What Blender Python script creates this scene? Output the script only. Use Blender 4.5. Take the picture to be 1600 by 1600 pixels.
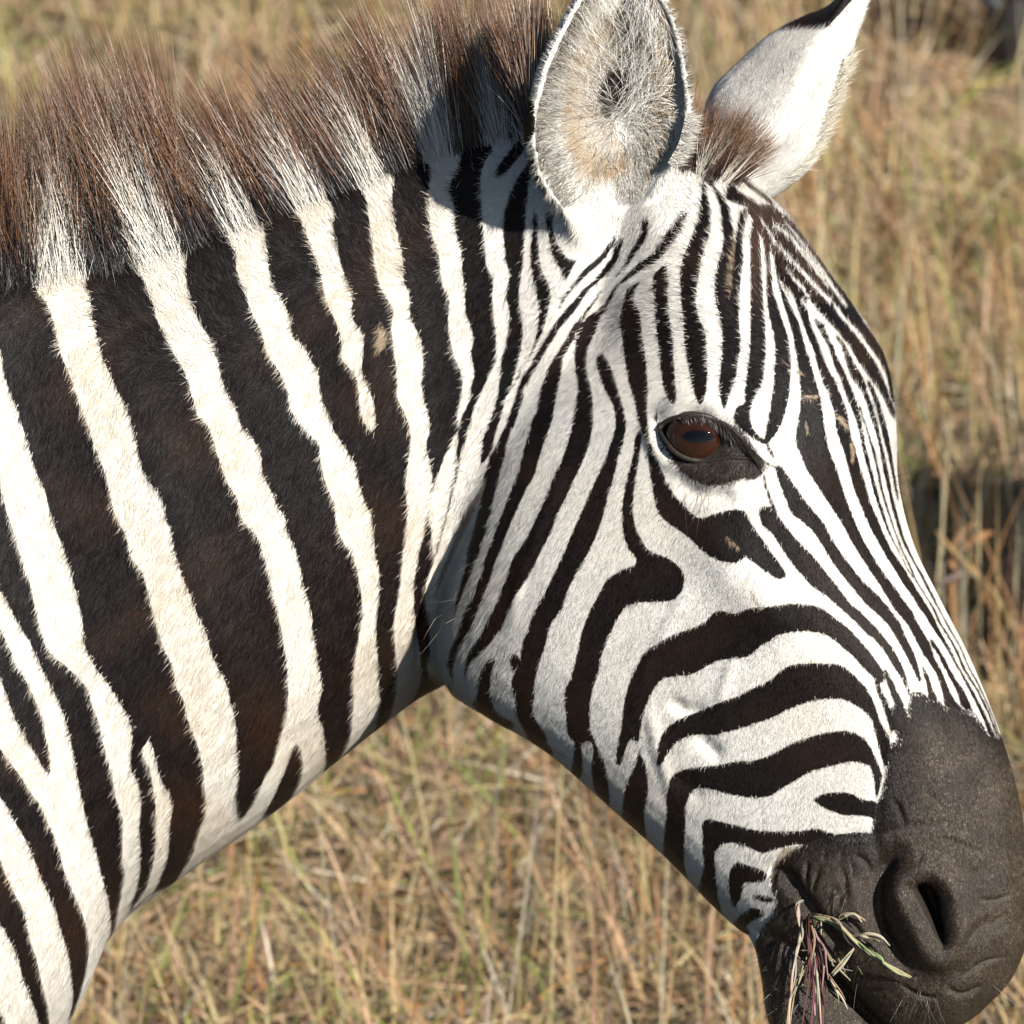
import bpy, bmesh, math, random
import numpy as np
from mathutils import Vector, Matrix
from mathutils.bvhtree import BVHTree

rng = np.random.default_rng(7)
random.seed(7)
scene = bpy.context.scene
COL = scene.collection
for o in list(bpy.data.objects):
    bpy.data.objects.remove(o)

# ------------------------------------------------------------------ camera, sky, sun, exposure
PITCH = math.radians(20.0)          # the photographer stands high and looks down
DIST = 7.0                          # metres to the animal
FRAME = 0.65                        # metres across the picture at the animal
ZC = 1.05                           # height of the point the camera looks at
AU = np.array([1.0, 0.0, 0.0])
AV = np.array([0.0, math.sin(PITCH), math.cos(PITCH)])
AW = np.array([0.0, -math.cos(PITCH), math.sin(PITCH)])
CENTRE = np.array([0.0, 0.0, ZC])

cam_data = bpy.data.cameras.new('camera')
cam = bpy.data.objects.new('camera', cam_data)
COL.objects.link(cam)
cam.location = CENTRE + AW * DIST
cam.rotation_euler = (math.pi / 2 - PITCH, 0, 0)
cam_data.sensor_width = 36.0
cam_data.lens = 36.0 * DIST / FRAME
cam_data.clip_start = 0.1
cam_data.clip_end = 5000
cam_data.dof.use_dof = True
cam_data.dof.focus_distance = DIST - 0.07
cam_data.dof.aperture_fstop = 20.0
scene.camera = cam

SUN_TO = np.array([0.61, -0.58, 0.57]); SUN_TO /= np.linalg.norm(SUN_TO)
world = bpy.data.worlds.new('World'); scene.world = world; world.use_nodes = True
wn = world.node_tree.nodes; wl = world.node_tree.links
sky = wn.new('ShaderNodeTexSky'); sky.sky_type = 'NISHITA'; sky.sun_disc = False
sky.sun_elevation = math.asin(SUN_TO[2])
sky.sun_rotation = math.atan2(SUN_TO[0], SUN_TO[1])
sky.altitude = 1500
bg = wn['Background']; bg.inputs['Strength'].default_value = 0.05
wl.new(sky.outputs[0], bg.inputs[0])
sd = bpy.data.lights.new('sun', 'SUN'); sd.energy = 5.0; sd.angle = math.radians(0.55); sd.color = (1.0, 0.968, 0.915)
sun = bpy.data.objects.new('sun', sd); COL.objects.link(sun)
sun.rotation_euler = Vector(-SUN_TO).to_track_quat('-Z', 'Y').to_euler()
scene.view_settings.view_transform = 'Standard'
scene.view_settings.look = 'None'
scene.view_settings.exposure = 0.66
scene.view_settings.gamma = 1.0
scene.render.engine = 'CYCLES'
scene.cycles.diffuse_bounces = 0

# ------------------------------------------------------------------ helpers
K = FRAME / 1600.0                  # metres for one photograph pixel at the animal
def uvw(p):                         # animal frame (along the body, up, sideways) to world
    p = np.asarray(p, float)
    return CENTRE + p[..., 0:1] * AU + p[..., 1:2] * AV + p[..., 2:3] * AW
def to_uvw(p):
    q = np.asarray(p, float) - CENTRE
    return np.stack([q @ AU, q @ AV, q @ AW], -1)
def P(x, y, w=0.0):
    return np.array([(x - 800) * K, (800 - y) * K, w])

def mesh_arrays(name, verts, faces, smooth=True):
    """faces: (n,3) or (n,4) int array, or a list of such arrays"""
    if not isinstance(faces, (list, tuple)): faces = [faces]
    faces = [np.asarray(f, np.int32) for f in faces if len(f)]
    me = bpy.data.meshes.new(name)
    verts = np.ascontiguousarray(verts, np.float32)
    me.vertices.add(len(verts)); me.vertices.foreach_set('co', verts.ravel())
    idx = np.concatenate([f.ravel() for f in faces])
    tot = np.concatenate([np.full(len(f), f.shape[1], np.int32) for f in faces])
    st = np.concatenate([[0], np.cumsum(tot)[:-1]]).astype(np.int32)
    me.loops.add(len(idx)); me.loops.foreach_set('vertex_index', idx)
    me.polygons.add(len(tot)); me.polygons.foreach_set('loop_start', st)
    me.polygons.foreach_set('loop_total', tot)
    me.update(calc_edges=True)
    if smooth: me.polygons.foreach_set('use_smooth', np.ones(len(tot), bool))
    return me
def point_attr(me, name, arr):
    arr = np.ascontiguousarray(arr, np.float32)
    if arr.ndim == 1:
        a = me.attributes.new(name, 'FLOAT', 'POINT'); a.data.foreach_set('value', arr)
    elif arr.shape[1] == 3:
        a = me.attributes.new(name, 'FLOAT_VECTOR', 'POINT'); a.data.foreach_set('vector', arr.ravel())
    else:
        a = me.attributes.new(name, 'FLOAT_COLOR', 'POINT'); a.data.foreach_set('color', arr.ravel())
def add_obj(name, me, mat=None, parent=None):
    o = bpy.data.objects.new(name, me); COL.objects.link(o)
    if mat is not None and me is not None: me.materials.append(mat)
    if parent is not None: o.parent = parent
    return o
def tag(o, label=None, cat=None, group=None, kind=None):
    if label: o['label'] = label
    if cat: o['category'] = cat
    if group: o['group'] = group
    if kind: o['kind'] = kind
def smooth(x, a, b):
    t = np.clip((x - a) / (b - a), 0, 1); return t * t * (3 - 2 * t)
def catmull(p, n, closed=False):
    p = np.asarray(p, float); m = len(p)
    if closed: q = np.concatenate([p[-1:], p, p[:2]]); segs = m
    else: q = np.concatenate([2 * p[:1] - p[1:2], p, 2 * p[-1:] - p[-2:-1]]); segs = m - 1
    out = []
    t = np.linspace(0, 1, n, endpoint=False)[:, None]
    for i in range(segs):
        a, b, c, d = q[i], q[i + 1], q[i + 2], q[i + 3]
        out.append(0.5 * (2 * b + (c - a) * t + (2 * a - 5 * b + 4 * c - d) * t ** 2 + (3 * b - a - 3 * c + d) * t ** 3))
    out = np.concatenate(out)
    if not closed: out = np.concatenate([out, p[-1:]])
    return out

# node helpers
def new_mat(name):
    m = bpy.data.materials.new(name); m.use_nodes = True
    nt = m.node_tree; return m, nt, nt.nodes['Principled BSDF']
def node(nt, t, **kw):
    n = nt.nodes.new(t)
    for k, v in kw.items():
        if k == 'ins':
            for kk, vv in v.items(): n.inputs[kk].default_value = vv
        else: setattr(n, k, v)
    return n
def attr(nt, name): return node(nt, 'ShaderNodeAttribute', attribute_name=name)
def math_n(nt, op, a, b=None, clamp=False):
    n = node(nt, 'ShaderNodeMath', operation=op, use_clamp=clamp)
    for i, v in enumerate((a, b)):
        if v is None: continue
        if isinstance(v, (int, float)): n.inputs[i].default_value = v
        else: nt.links.new(v, n.inputs[i])
    return n.outputs[0]
def mix_c(nt, fac, a, b):
    n = node(nt, 'ShaderNodeMix', data_type='RGBA')
    for k, v in ((0, fac), (6, a), (7, b)):
        if isinstance(v, (int, float)): n.inputs[k].default_value = v
        elif isinstance(v, tuple): n.inputs[k].default_value = (*v, 1) if len(v) == 3 else v
        else: nt.links.new(v, n.inputs[k])
    return n.outputs[2]
def noise(nt, scale, detail=3, rough=0.5, vec=None, dist=0.0):
    n = node(nt, 'ShaderNodeTexNoise', ins={'Scale': scale, 'Detail': detail, 'Roughness': rough, 'Distortion': dist})
    if vec is not None: nt.links.new(vec, n.inputs['Vector'])
    return n.outputs[0]
def maprange(nt, v, a, b, c=0.0, d=1.0, smoothst=False):
    n = node(nt, 'ShaderNodeMapRange', ins={1: a, 2: b, 3: c, 4: d})
    if smoothst: n.interpolation_type = 'SMOOTHSTEP'
    nt.links.new(v, n.inputs[0]); return n.outputs[0]
# ------------------------------------------------------------------ the coat pattern, drawn on the animal's own side plane (hair colour)
def pts(s): return [tuple(float(c) for c in q.split(',')) for q in s.split()]
BLACK, WHITE, TAN = [], [], []
def S(l, r, out=BLACK):             # a band between two edges
    out.append(catmull(pts(l) + pts(r)[::-1], 3, True))
def G(s, out=BLACK): out.append(catmull(pts(s), 3, True))
def C(s, out=BLACK):                # a thin band: centre line and width
    p = catmull(np.array(pts(s)), 3); d = np.gradient(p[:, :2], axis=0)
    d /= np.linalg.norm(d, axis=1)[:, None] + 1e-9
    nrm = np.stack([-d[:, 1], d[:, 0]], 1) * p[:, 2:3] * 0.5
    out.append(np.concatenate([p[:, :2] + nrm, (p[:, :2] - nrm)[::-1]]))

# neck
S("-130,420 -110,520 -60,640 -20,720 -5,745 -40,700", "-40,420 -60,470 -70,520 -55,560 -30,600 -15,640")
G("-60,300 -60,420 -30,480 0,535 8,560 12,590 25,625 38,662 48,695 61,738 75,770 82,800 86,815 100,850 112,888 122,925 130,962 136,1012 150,1040 175,1075 195,1110 205,1132 207,1162 204,1200 215,1225 220,1257 216,1295 217,1330 214,1370 207,1400 196,1432 222,1412 236,1402 262,1392 280,1368 297,1340 305,1312 317,1282 321,1258 317,1232 316,1200 306,1158 296,1132 287,1092 277,1075 270,1040 260,1018 247,980 235,932 225,895 207,870 200,838 185,808 181,800 175,770 164,730 152,700 140,662 128,632 115,592 102,562 96,542 90,512 78,478 60,450 40,400 32,350 28,300")
G("230,1158 222,1175 228,1190 234,1200 238,1225 242,1262 242,1300 239,1340 230,1375 220,1400 200,1428 228,1404 236,1398 250,1368 260,1338 262,1300 267,1268 265,1245 255,1228 247,1207 244,1190 236,1160", WHITE)
S("-120,700 -60,820 0,915 15,937 27,962 40,985 55,1010 67,1040 82,1070 96,1100 105,1125 112,1155 119,1195 125,1230 132,1268 142,1310 151,1342 157,1372 164,1405 167,1430 167,1455 162,1475 145,1518",
  "-100,560 -50,660 0,750 10,775 16,800 27,832 37,870 50,907 60,950 72,1000 85,1022 107,1040 127,1060 140,1077 147,1105 157,1130 162,1160 172,1200 175,1207 180,1242 190,1278 190,1310 189,1350 192,1370 185,1405 179,1432 172,1460 160,1487 147,1518")
S("-120,840 -60,945 0,1050 10,1072 20,1100 30,1127 45,1155 60,1180 70,1198 80,1209", "-110,760 -60,870 0,972 12,995 25,1025 37,1050 50,1070 60,1095 70,1122 75,1150 80,1175 81,1198")
S("-120,1060 -60,1150 0,1238 15,1260 25,1282 40,1307 52,1335 62,1365 75,1395 85,1420 92,1450 100,1480 105,1510 107,1542 107,1570 98,1604",
  "-120,980 -60,1070 0,1160 12,1177 25,1197 32,1205 50,1235 65,1257 80,1292 90,1317 97,1347 107,1380 120,1412 130,1445 134,1475 132,1505 125,1537 115,1570 101,1604")
S("-80,1320 0,1440 12,1462 22,1482 30,1507 37,1540 47,1567 54,1597 58,1640 55,1700", "-80,1220 0,1340 10,1362 22,1390 35,1415 42,1442 47,1470 55,1495 60,1522 65,1550 70,1575 71,1600 73,1640 68,1700")
S("-60,1540 -20,1620 -5,1700", "-40,1520 0,1585 8,1612 20,1700")
# second to eighth neck band
S("90,240 98,270 108,310 120,350 135,410 139,427 136,447 144,467 147,495 154,525 162,555 172,580 185,610 197,632 207,662 214,687 220,720 230,747 245,765 255,782 261,800 261,812 270,832 274,862 285,897 297,925 307,955 322,985 330,1015 340,1042 354,1067 359,1092 367,1125 369,1155 370,1200 371,1215 367,1247 367,1272 372,1286",
  "168,240 172,280 180,330 190,370 200,400 207,417 225,435 232,455 242,477 250,505 262,527 272,550 287,575 297,600 305,630 312,652 327,667 337,695 347,727 357,755 370,775 375,797 382,815 400,835 405,845 415,875 422,907 432,950 440,985 446,1025 450,1067 449,1100 445,1132 435,1162 425,1197 415,1212 400,1245 397,1255 385,1272")
S("205,260 214,285 232,315 252,345 275,372 291,400 291,430 297,455 302,482 315,507 332,535 342,565 347,590 357,617 370,642 380,670 397,687 410,717 411,742 425,767 437,797 444,805 450,832 461,857 470,892 477,922 486,955 489,990 494,1025 500,1057 502,1080 495,1112 502,1140 505,1167 506,1200 503,1212",
  "305,245 316,275 330,310 345,345 360,375 370,400 372,425 385,460 397,495 410,520 420,555 437,580 450,612 455,640 470,665 492,687 500,700 502,725 510,755 522,785 525,800 525,812 535,845 550,867 559,895 564,927 566,960 561,992 555,1025 551,1057 551,1095 549,1125 547,1150 537,1177 526,1194")
G("330,225 348,258 372,298 397,325 412,352 419,407 424,437 435,462 447,482 455,507 457,527 475,542 485,562 497,582 501,612 506,640 515,650 520,670 532,690 545,710 556,727 560,755 567,777 575,797 580,805 584,837 586,867 592,890 592,920 591,947 587,975 587,1007 590,1037 591,1075 592,1100 589,1125 584,1142 578,1156 597,1142 607,1124 615,1100 619,1070 619,1040 617,1012 615,980 619,950 625,920 627,892 631,857 635,825 636,800 634,757 636,732 641,705 641,680 635,652 622,625 621,600 619,570 615,540 612,512 615,490 610,475 595,450 586,415 585,400 579,360 572,307 550,285 525,262 505,230 490,190 470,160")
S("396,215 405,238 425,270 450,310 470,345 482,372 492,400 500,422 506,450 515,482 527,507 535,535 534,560 550,580 559,597 561,620 564,645 572,665 582,675", "430,205 445,228 475,262 500,298 522,328 521,362 530,400 536,425 547,452 551,475 550,497 562,515 569,540 566,565 566,587 577,610 585,632 587,660", WHITE)
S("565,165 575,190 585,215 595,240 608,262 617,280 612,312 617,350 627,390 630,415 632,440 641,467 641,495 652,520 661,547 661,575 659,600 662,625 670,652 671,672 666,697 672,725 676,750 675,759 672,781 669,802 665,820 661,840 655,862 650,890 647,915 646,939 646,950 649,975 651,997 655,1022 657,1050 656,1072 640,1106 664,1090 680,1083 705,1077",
  "620,135 629,153 639,173 652,210 665,243 675,269 671,290 671,312 672,355 685,397 687,410 691,445 701,467 701,500 704,532 711,560 720,581 723,604 719,626 714,650 714,669 709,685 699,705 691,722 685,740 679,759 675,777 672,794 671,810 674,825 675,842 676,860 679,872 675,887 669,902 665,919 664,944 670,969 671,987 670,1012 669,1031 667,1050 672,1064 683,1073 700,1072")  # foot of this band also paints the throat crease's shade black
S("668,122 678,140 691,168 702,204 714,227 720,249 706,282 701,301 709,320 712,362 722,400 722,425 726,455 727,487 736,512 739,535 736,555 741,572 740,589 735,606 736,620 732,630 724,646 719,659 716,672 715,691 713,710 713,729 710,741 706,759 700,787 694,815 688,837 680,862",
  "718,130 727,149 740,178 756,210 770,235 762,246 751,275 751,303 754,344 759,400 760,415 770,437 769,465 772,500 775,530 775,560 772,572 765,587 757,602 750,619 742,635 737,654 731,672 729,687 722,704 720,717 717,735 714,750 709,762 703,787 697,815 691,837 684,862")
G("775,275 782,277 795,267 811,246 831,223 838,197 830,160 811,140 795,128 788,128 795,149 801,181 810,214 795,238 779,259")
S("842,235 834,245 819,266 805,284 795,310 788,336 786,358 790,407 796,430 792,450 791,465 796,487 794,512 790,540 784,560 782,580 780,596 779,610 775,625 771,641 766,657 760,671 755,685 753,700 750,720",
  "852,240 842,256 832,272 826,290 823,327 820,358 817,415 811,450 812,482 817,505 816,535 811,560 807,576 801,595 796,612 789,626 786,640 782,655 776,672 772,687 769,700 763,714 752,726")
S("846,270 837,287 834,327 832,358 828,400 832,430 839,467 842,487 840,510 835,535 825,560 812,580 801,604", "852,270 843,295 840,327 841,358 842,400 847,425 859,450 860,467 855,492 847,520 837,542 827,560 815,580 803,603")
G("851,330 856,365 860,390 865,406 875,421 882,437 890,427 900,408 890,407 882,399 872,384 865,365 862,330")
# fans behind the cheek
C("962,368,3 956,381,7 947,394,8 937,407,9 922,420,10 910,432,9 900,444,6 890,455,5 879,470,5 873,485,2")
C("973,372,4 965,387,10 960,405,10 952,417,11 940,431,9 927,444,6 914,456,8 902,472,10 890,487,12 877,502,11 865,519,11 854,537,11 842,556,10 834,568,9")
S("837,562 819,585 812,597 807,614 802,630 796,646 790,664 782,681 776,695 767,710 761,729 756,747 755,762 749,784 746,802 741,821 736,836 731,852 729,867 727,887 721,905 715,925 712,941 710,956",
  "848,557 836,576 829,591 819,606 817,625 811,641 805,660 796,679 792,695 789,712 784,729 781,740 776,762 772,777 767,799 761,820 759,832 752,849 749,865 741,882 736,896 731,908 722,930 716,947 712,956")
S("905,501 890,519 875,545 865,560 855,580 847,601 841,622 839,641 830,660 827,677 820,697 815,716 807,744 796,771 789,790 782,809 776,822 771,840 764,856 757,874 754,890 747,907 740,927 732,944 726,957 720,971 715,985 710,999 702,1017 699,1035 699,1047 706,1062",
  "911,506 897,530 884,552 879,565 876,587 871,612 866,635 862,662 854,681 846,704 840,725 834,745 822,765 815,781 806,800 797,820 790,839 784,856 777,872 771,885 765,906 757,925 751,944 744,960 737,980 727,994 720,1009 714,1022 709,1037 707,1052")
C("941,454,2 928,471,4 915,489,4 905,501,5 896,514,7")
S("918,495 905,515 899,539 897,552 899,580 902,607 900,625 896,650 892,672 885,697 875,725 865,745 855,772 842,800 827,832 815,851 802,870 796,887 789,907 781,925 776,941 767,959 760,971 755,982 747,997 739,1007 732,1019 729,1031 726,1045 726,1056",
  "952,481 937,496 932,514 924,532 917,550 916,580 922,605 926,632 926,662 920,695 910,722 897,750 885,775 872,800 862,827 850,852 838,876 827,897 815,917 804,931 796,950 790,965 784,982 772,995 762,1009 752,1017 744,1025 735,1036 730,1048")
S("931,562 935,585 945,612 957,637 961,665 955,687 945,717 932,745 920,772 909,797 892,835 882,860 865,895 850,927 832,960 824,985 816,1003 813,1025 809,1040 800,1060 799,1073 805,1094 807,1117 814,1133 822,1150 830,1165 850,1178 862,1180",
  "941,553 955,580 965,612 972,637 977,665 972,692 964,720 955,755 947,782 942,805 932,832 920,860 902,892 887,922 878,950 860,975 853,1003 844,1031 839,1049 835,1065 835,1087 832,1106 836,1123 847,1138 853,1149 856,1163 866,1178")
G("765,1028 774,1032 770,1044 766,1058 767,1076 769,1094 774,1110 788,1122 805,1130 795,1142 765,1130 738,1106 744,1090 746,1079 750,1054 756,1039")
G("797,1024 808,1022 812,1036 803,1046 797,1040")
# cheek
G("992,680 987,712 981,737 975,762 970,800 972,832 979,855 991,870 990,882 975,887 960,895 945,907 935,927 922,950 912,975 905,1000 899,1030 891,1057 882,1082 884,1117 887,1147 897,1157 897,1172 893,1200 891,1220 909,1215 909,1179 910,1160 926,1162 924,1200 926,1222 935,1250 950,1265 952,1240 946,1199 937,1175 930,1158 923,1142 921,1122 922,1095 927,1070 935,1045 940,1020 950,995 960,972 970,955 980,945 1000,940 1025,939 1052,935 1065,915 1065,895 1050,877 1030,867 1012,860 1000,842 992,825 987,800 989,770 992,745 997,715 1001,680")
S("995,442 980,452 976,465 972,481 967,500 970,525 975,565 980,595 987,620 992,640 997,665 1007,690", "998,442 990,459 990,474 997,487 1000,502 1003,532 1007,562 1010,595 1010,625 1009,650 1012,690")
S("962,1192 964,1162 970,1137 972,1110 977,1082 985,1057 995,1035 1007,1017 1027,1002 1050,990 1072,982 1095,972 1110,957 1122,952 1142,957 1162,950 1182,947 1200,946 1225,942 1250,942 1275,947 1295,960 1317,977 1335,995 1350,1012 1365,1032 1374,1046 1376,1060",
  "970,1192 980,1160 987,1154 997,1158 1000,1137 1005,1110 1015,1085 1027,1065 1040,1057 1062,1054 1082,1050 1100,1040 1120,1030 1140,1027 1160,1025 1175,1017 1187,1005 1200,999 1207,992 1232,986 1260,985 1285,990 1302,1002 1320,1017 1335,1032 1347,1045 1360,1057 1365,1070 1372,1064")
G("997,1172 991,1197 980,1220 975,1242 971,1275 975,1300 1008,1318 1006,1275 1010,1250 1012,1225 1009,1197 1002,1180")
C("1376,1044,6 1383,1060,9 1391,1080,12 1400,1100,13 1407,1122,12")
C("1363,1060,7 1369,1078,8 1377,1097,9 1384,1115,12 1392,1138,12")
S("1025,1194 1027,1165 1035,1142 1050,1127 1070,1117 1095,1107 1110,1100 1130,1092 1150,1085 1175,1072 1200,1060 1210,1050 1230,1037 1255,1034 1282,1034 1305,1036 1322,1046 1337,1060 1350,1075 1360,1095 1366,1115 1374,1132 1384,1150 1386,1180",
  "1033,1192 1045,1170 1065,1152 1087,1146 1110,1147 1132,1142 1157,1135 1180,1127 1200,1120 1210,1115 1230,1105 1255,1095 1280,1090 1305,1089 1322,1094 1340,1105 1355,1120 1362,1142 1367,1162 1376,1192")
G("1075,1198 1112,1194 1150,1187 1175,1185 1200,1177 1212,1170 1237,1157 1265,1147 1295,1140 1320,1139 1337,1145 1350,1157 1360,1175 1370,1197 1372,1215 1364,1244 1360,1215 1352,1193 1325,1187 1305,1191 1282,1197 1267,1201 1250,1210 1225,1225 1200,1241 1175,1244 1155,1242 1130,1237 1107,1231 1087,1230 1077,1240 1071,1257 1070,1287 1069,1320 1069,1350 1074,1385 1040,1350 1037,1305 1040,1275 1040,1245 1045,1217 1055,1206")
G("1096,1285 1105,1277 1125,1282 1150,1287 1175,1294 1200,1296 1225,1296 1250,1295 1275,1291 1300,1299 1350,1296 1370,1310 1300,1330 1252,1316 1221,1321 1200,1327 1187,1330 1165,1321 1140,1315 1124,1320 1116,1335 1119,1375 1121,1400 1128,1440 1092,1408 1095,1372 1099,1350 1096,1325 1097,1300")
G("1142,1352 1152,1345 1171,1351 1190,1357 1196,1366 1189,1376 1162,1378 1159,1392 1147,1418 1139,1397 1137,1370")
G("1147,1440 1165,1421 1176,1416 1191,1421 1190,1429 1175,1437 1166,1446 1171,1460 1150,1458")
G("1176,1396 1200,1397 1207,1406 1182,1405")
G("1267,1247 1282,1237 1307,1234 1325,1236 1342,1245 1366,1250 1372,1276 1340,1270 1315,1270 1287,1260")
# brow and forehead
C("1062,252,12 1071,275,10 1075,292,9 1074,309,10 1070,326,12 1064,342,13 1057,358,15 1045,374,17 1036,388,16 1025,401,14 1012,410,13 997,420,12 986,429,8 974,439,6 962,449,4 955,462,6 948,475,6 936,487,6")
C("1007,341,10 1007,359,12 1001,376,11 991,391,10 982,407,7 972,421,3 959,436,1.5")
S("1034,418 1019,434 1019,452 1020,470 1022,500 1026,532 1029,565 1032,595 1037,615 1046,632", "1040,416 1042,445 1042,475 1045,505 1049,535 1050,562 1052,592 1054,615 1052,631")
S("1096,286 1095,307 1092,327 1089,349 1081,367 1072,389 1065,405 1061,430 1061,462 1065,500 1067,532 1070,562 1075,587 1081,615 1088,632", "1104,292 1106,311 1110,330 1110,349 1106,374 1099,392 1093,415 1090,432 1085,470 1090,500 1099,520 1101,550 1102,580 1101,605 1095,630")
S("1101,280 1115,296 1121,315 1126,334 1126,355 1129,377 1124,400 1116,425 1114,450 1115,472 1122,500 1125,525 1125,555 1122,582 1120,607 1122,625 1126,640", "1118,293 1131,310 1140,327 1143,349 1145,367 1146,386 1150,360 1157,330 1172,329 1166,345 1161,365 1158,384 1160,402 1155,437 1152,475 1152,512 1154,540 1149,570 1145,595 1137,617 1130,637")
C("1147,372,3 1144,400,5 1142,430,5 1138,460,3 1137,475,1", TAN)
S("1176,345 1174,355 1172,367 1171,386 1170,415 1171,440 1170,460 1169,497 1168,535 1166,562 1162,595 1159,617 1159,632 1145,640 1143,662 1157,675 1167,683 1182,693 1192,695", "1190,345 1186,365 1187,385 1188,415 1189,445 1190,475 1192,505 1193,540 1191,570 1187,600 1175,622 1169,640 1168,660 1176,677 1191,690")
S("1192,375 1194,400 1196,422 1195,460 1197,490 1202,512 1207,542 1206,572 1204,600 1200,630 1194,662 1190,685 1190,694", "1204,380 1202,403 1204,430 1206,460 1214,482 1221,507 1229,537 1232,570 1230,600 1227,625 1220,652 1210,675 1193,695")
S("1208,390 1209,410 1212,437 1218,467 1227,497 1235,525 1238,545 1241,565 1244,590 1246,615 1245,637 1241,662 1238,680 1238,694 1244,709 1255,735 1270,757 1285,780 1297,798 1310,817 1322,840 1332,857 1347,880 1362,902 1377,925 1390,947 1405,965 1419,985 1427,1002 1435,1016 1445,1032 1457,1050 1464,1068 1468,1085 1473,1104",
  "1225,400 1222,425 1227,451 1233,472 1239,490 1247,512 1254,540 1261,562 1266,582 1271,602 1277,621 1280,640 1282,659 1286,681 1289,701 1297,720 1304,739 1310,758 1317,778 1324,797 1331,814 1340,834 1352,855 1367,880 1385,905 1400,925 1412,942 1422,955 1430,972 1442,992 1450,1006 1456,1026 1465,1042 1473,1062 1481,1080 1490,1096 1498,1106")
S("1238,457 1242,478 1250,502 1256,524 1264,542 1270,562 1276,584 1282,602 1290,620 1295,636 1299,650 1301,669 1306,687 1312,702 1318,723 1323,740 1328,760 1334,776 1341,792 1349,810 1357,828 1366,843 1375,859 1385,876 1396,892 1406,910 1415,922 1424,935 1432,949 1441,960 1450,975 1460,990 1471,1006 1480,1021 1490,1039 1502,1060 1512,1080 1522,1100 1532,1121 1540,1142",
  "1255,460 1260,484 1262,502 1268,520 1277,540 1284,562 1291,580 1300,596 1307,614 1316,635 1320,650 1322,667 1327,687 1332,700 1337,722 1343,740 1349,758 1354,777 1361,795 1370,815 1377,832 1384,846 1391,860 1400,872 1411,889 1421,905 1431,922 1440,936 1450,952 1459,969 1466,985 1476,1002 1485,1019 1495,1039 1507,1060 1519,1080 1529,1100 1540,1121 1549,1144")
S("1268,498 1275,515 1284,532 1290,542 1295,559 1301,577 1309,595 1315,614 1322,631 1330,649 1335,665 1339,682 1343,700 1348,720 1354,740 1359,760 1365,780 1371,796 1377,813 1385,833 1389,841 1397,856 1406,872 1415,889 1424,903",
  "1283,507 1287,514 1293,533 1298,541 1305,559 1315,580 1324,600 1330,617 1337,634 1341,652 1345,677 1349,699 1355,720 1360,738 1366,758 1371,778 1378,797 1383,815 1389,831 1393,841 1401,857 1409,873 1418,890 1425,901")
S("1337,634 1342,652 1350,675 1355,692 1358,702 1363,720 1368,742 1372,762 1377,779 1382,796 1388,812 1394,829 1399,841 1405,859 1414,876 1421,892 1427,906 1437,922 1446,937 1455,952 1462,969 1472,985 1482,1002 1490,1017 1499,1039 1511,1060 1524,1080 1535,1102 1545,1124 1552,1145",
  "1340,636 1346,652 1352,669 1357,685 1364,702 1368,720 1373,742 1377,762 1382,780 1387,797 1392,812 1397,829 1403,842 1409,859 1418,876 1425,892 1431,906 1441,922 1450,937 1460,952 1467,969 1477,985 1487,1002 1495,1017 1504,1039 1516,1060 1529,1081 1540,1102 1549,1124 1557,1145")
S("1304,528 1314,550 1320,575 1326,592 1336,605 1344,617 1351,632 1355,646 1360,662 1365,677 1370,694 1372,702 1375,720 1379,740 1384,760 1388,778 1392,795 1397,811 1402,828 1406,840 1415,860 1425,877 1434,894 1442,910 1451,927 1460,944 1469,960 1477,976 1487,994 1497,1010 1509,1039 1521,1061 1532,1082 1542,1104 1551,1126 1556,1145",
  "1308,526 1325,554 1336,576 1342,583 1348,596 1353,615 1359,630 1365,647 1369,662 1373,681 1378,699 1383,720 1388,742 1391,760 1395,779 1400,797 1404,812 1409,830 1412,840 1421,860 1430,879 1440,895 1447,910 1456,926 1464,944 1472,960 1481,976 1491,994 1501,1011 1512,1039 1525,1061 1535,1082 1545,1104 1555,1130 1560,1147")
S("1351,594 1357,615 1364,632 1369,650 1374,670 1379,689 1384,704 1389,723 1394,745 1398,765 1402,782", "1356,596 1364,610 1371,625 1377,642 1382,660 1387,677 1391,697 1394,712 1396,725 1399,742 1402,760 1405,778")
S("1262,465 1274,484 1290,502 1304,517 1319,535 1330,552 1340,569 1347,580 1357,592 1367,605 1376,619 1382,631 1390,645 1400,655", "1296,470 1301,475 1310,493 1325,509 1340,529 1352,545 1367,566 1374,579 1380,592 1386,606 1390,620 1396,632 1402,640")
S("1305,472 1317,493 1332,509 1349,530 1361,547 1372,562 1379,574 1385,587 1388,601 1392,620", "1330,470 1350,497 1377,536 1395,565 1402,600 1402,630")
G("1450,997 1450,1007 1459,1017 1467,1034 1475,1050 1484,1067 1492,1084 1499,1104 1517,1112 1536,1140 1529,1126 1516,1107 1504,1080 1490,1060 1479,1040 1469,1021 1455,1000")
G("1435,1036 1446,1055 1452,1074 1459,1090 1446,1090 1442,1067 1437,1050")
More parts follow.
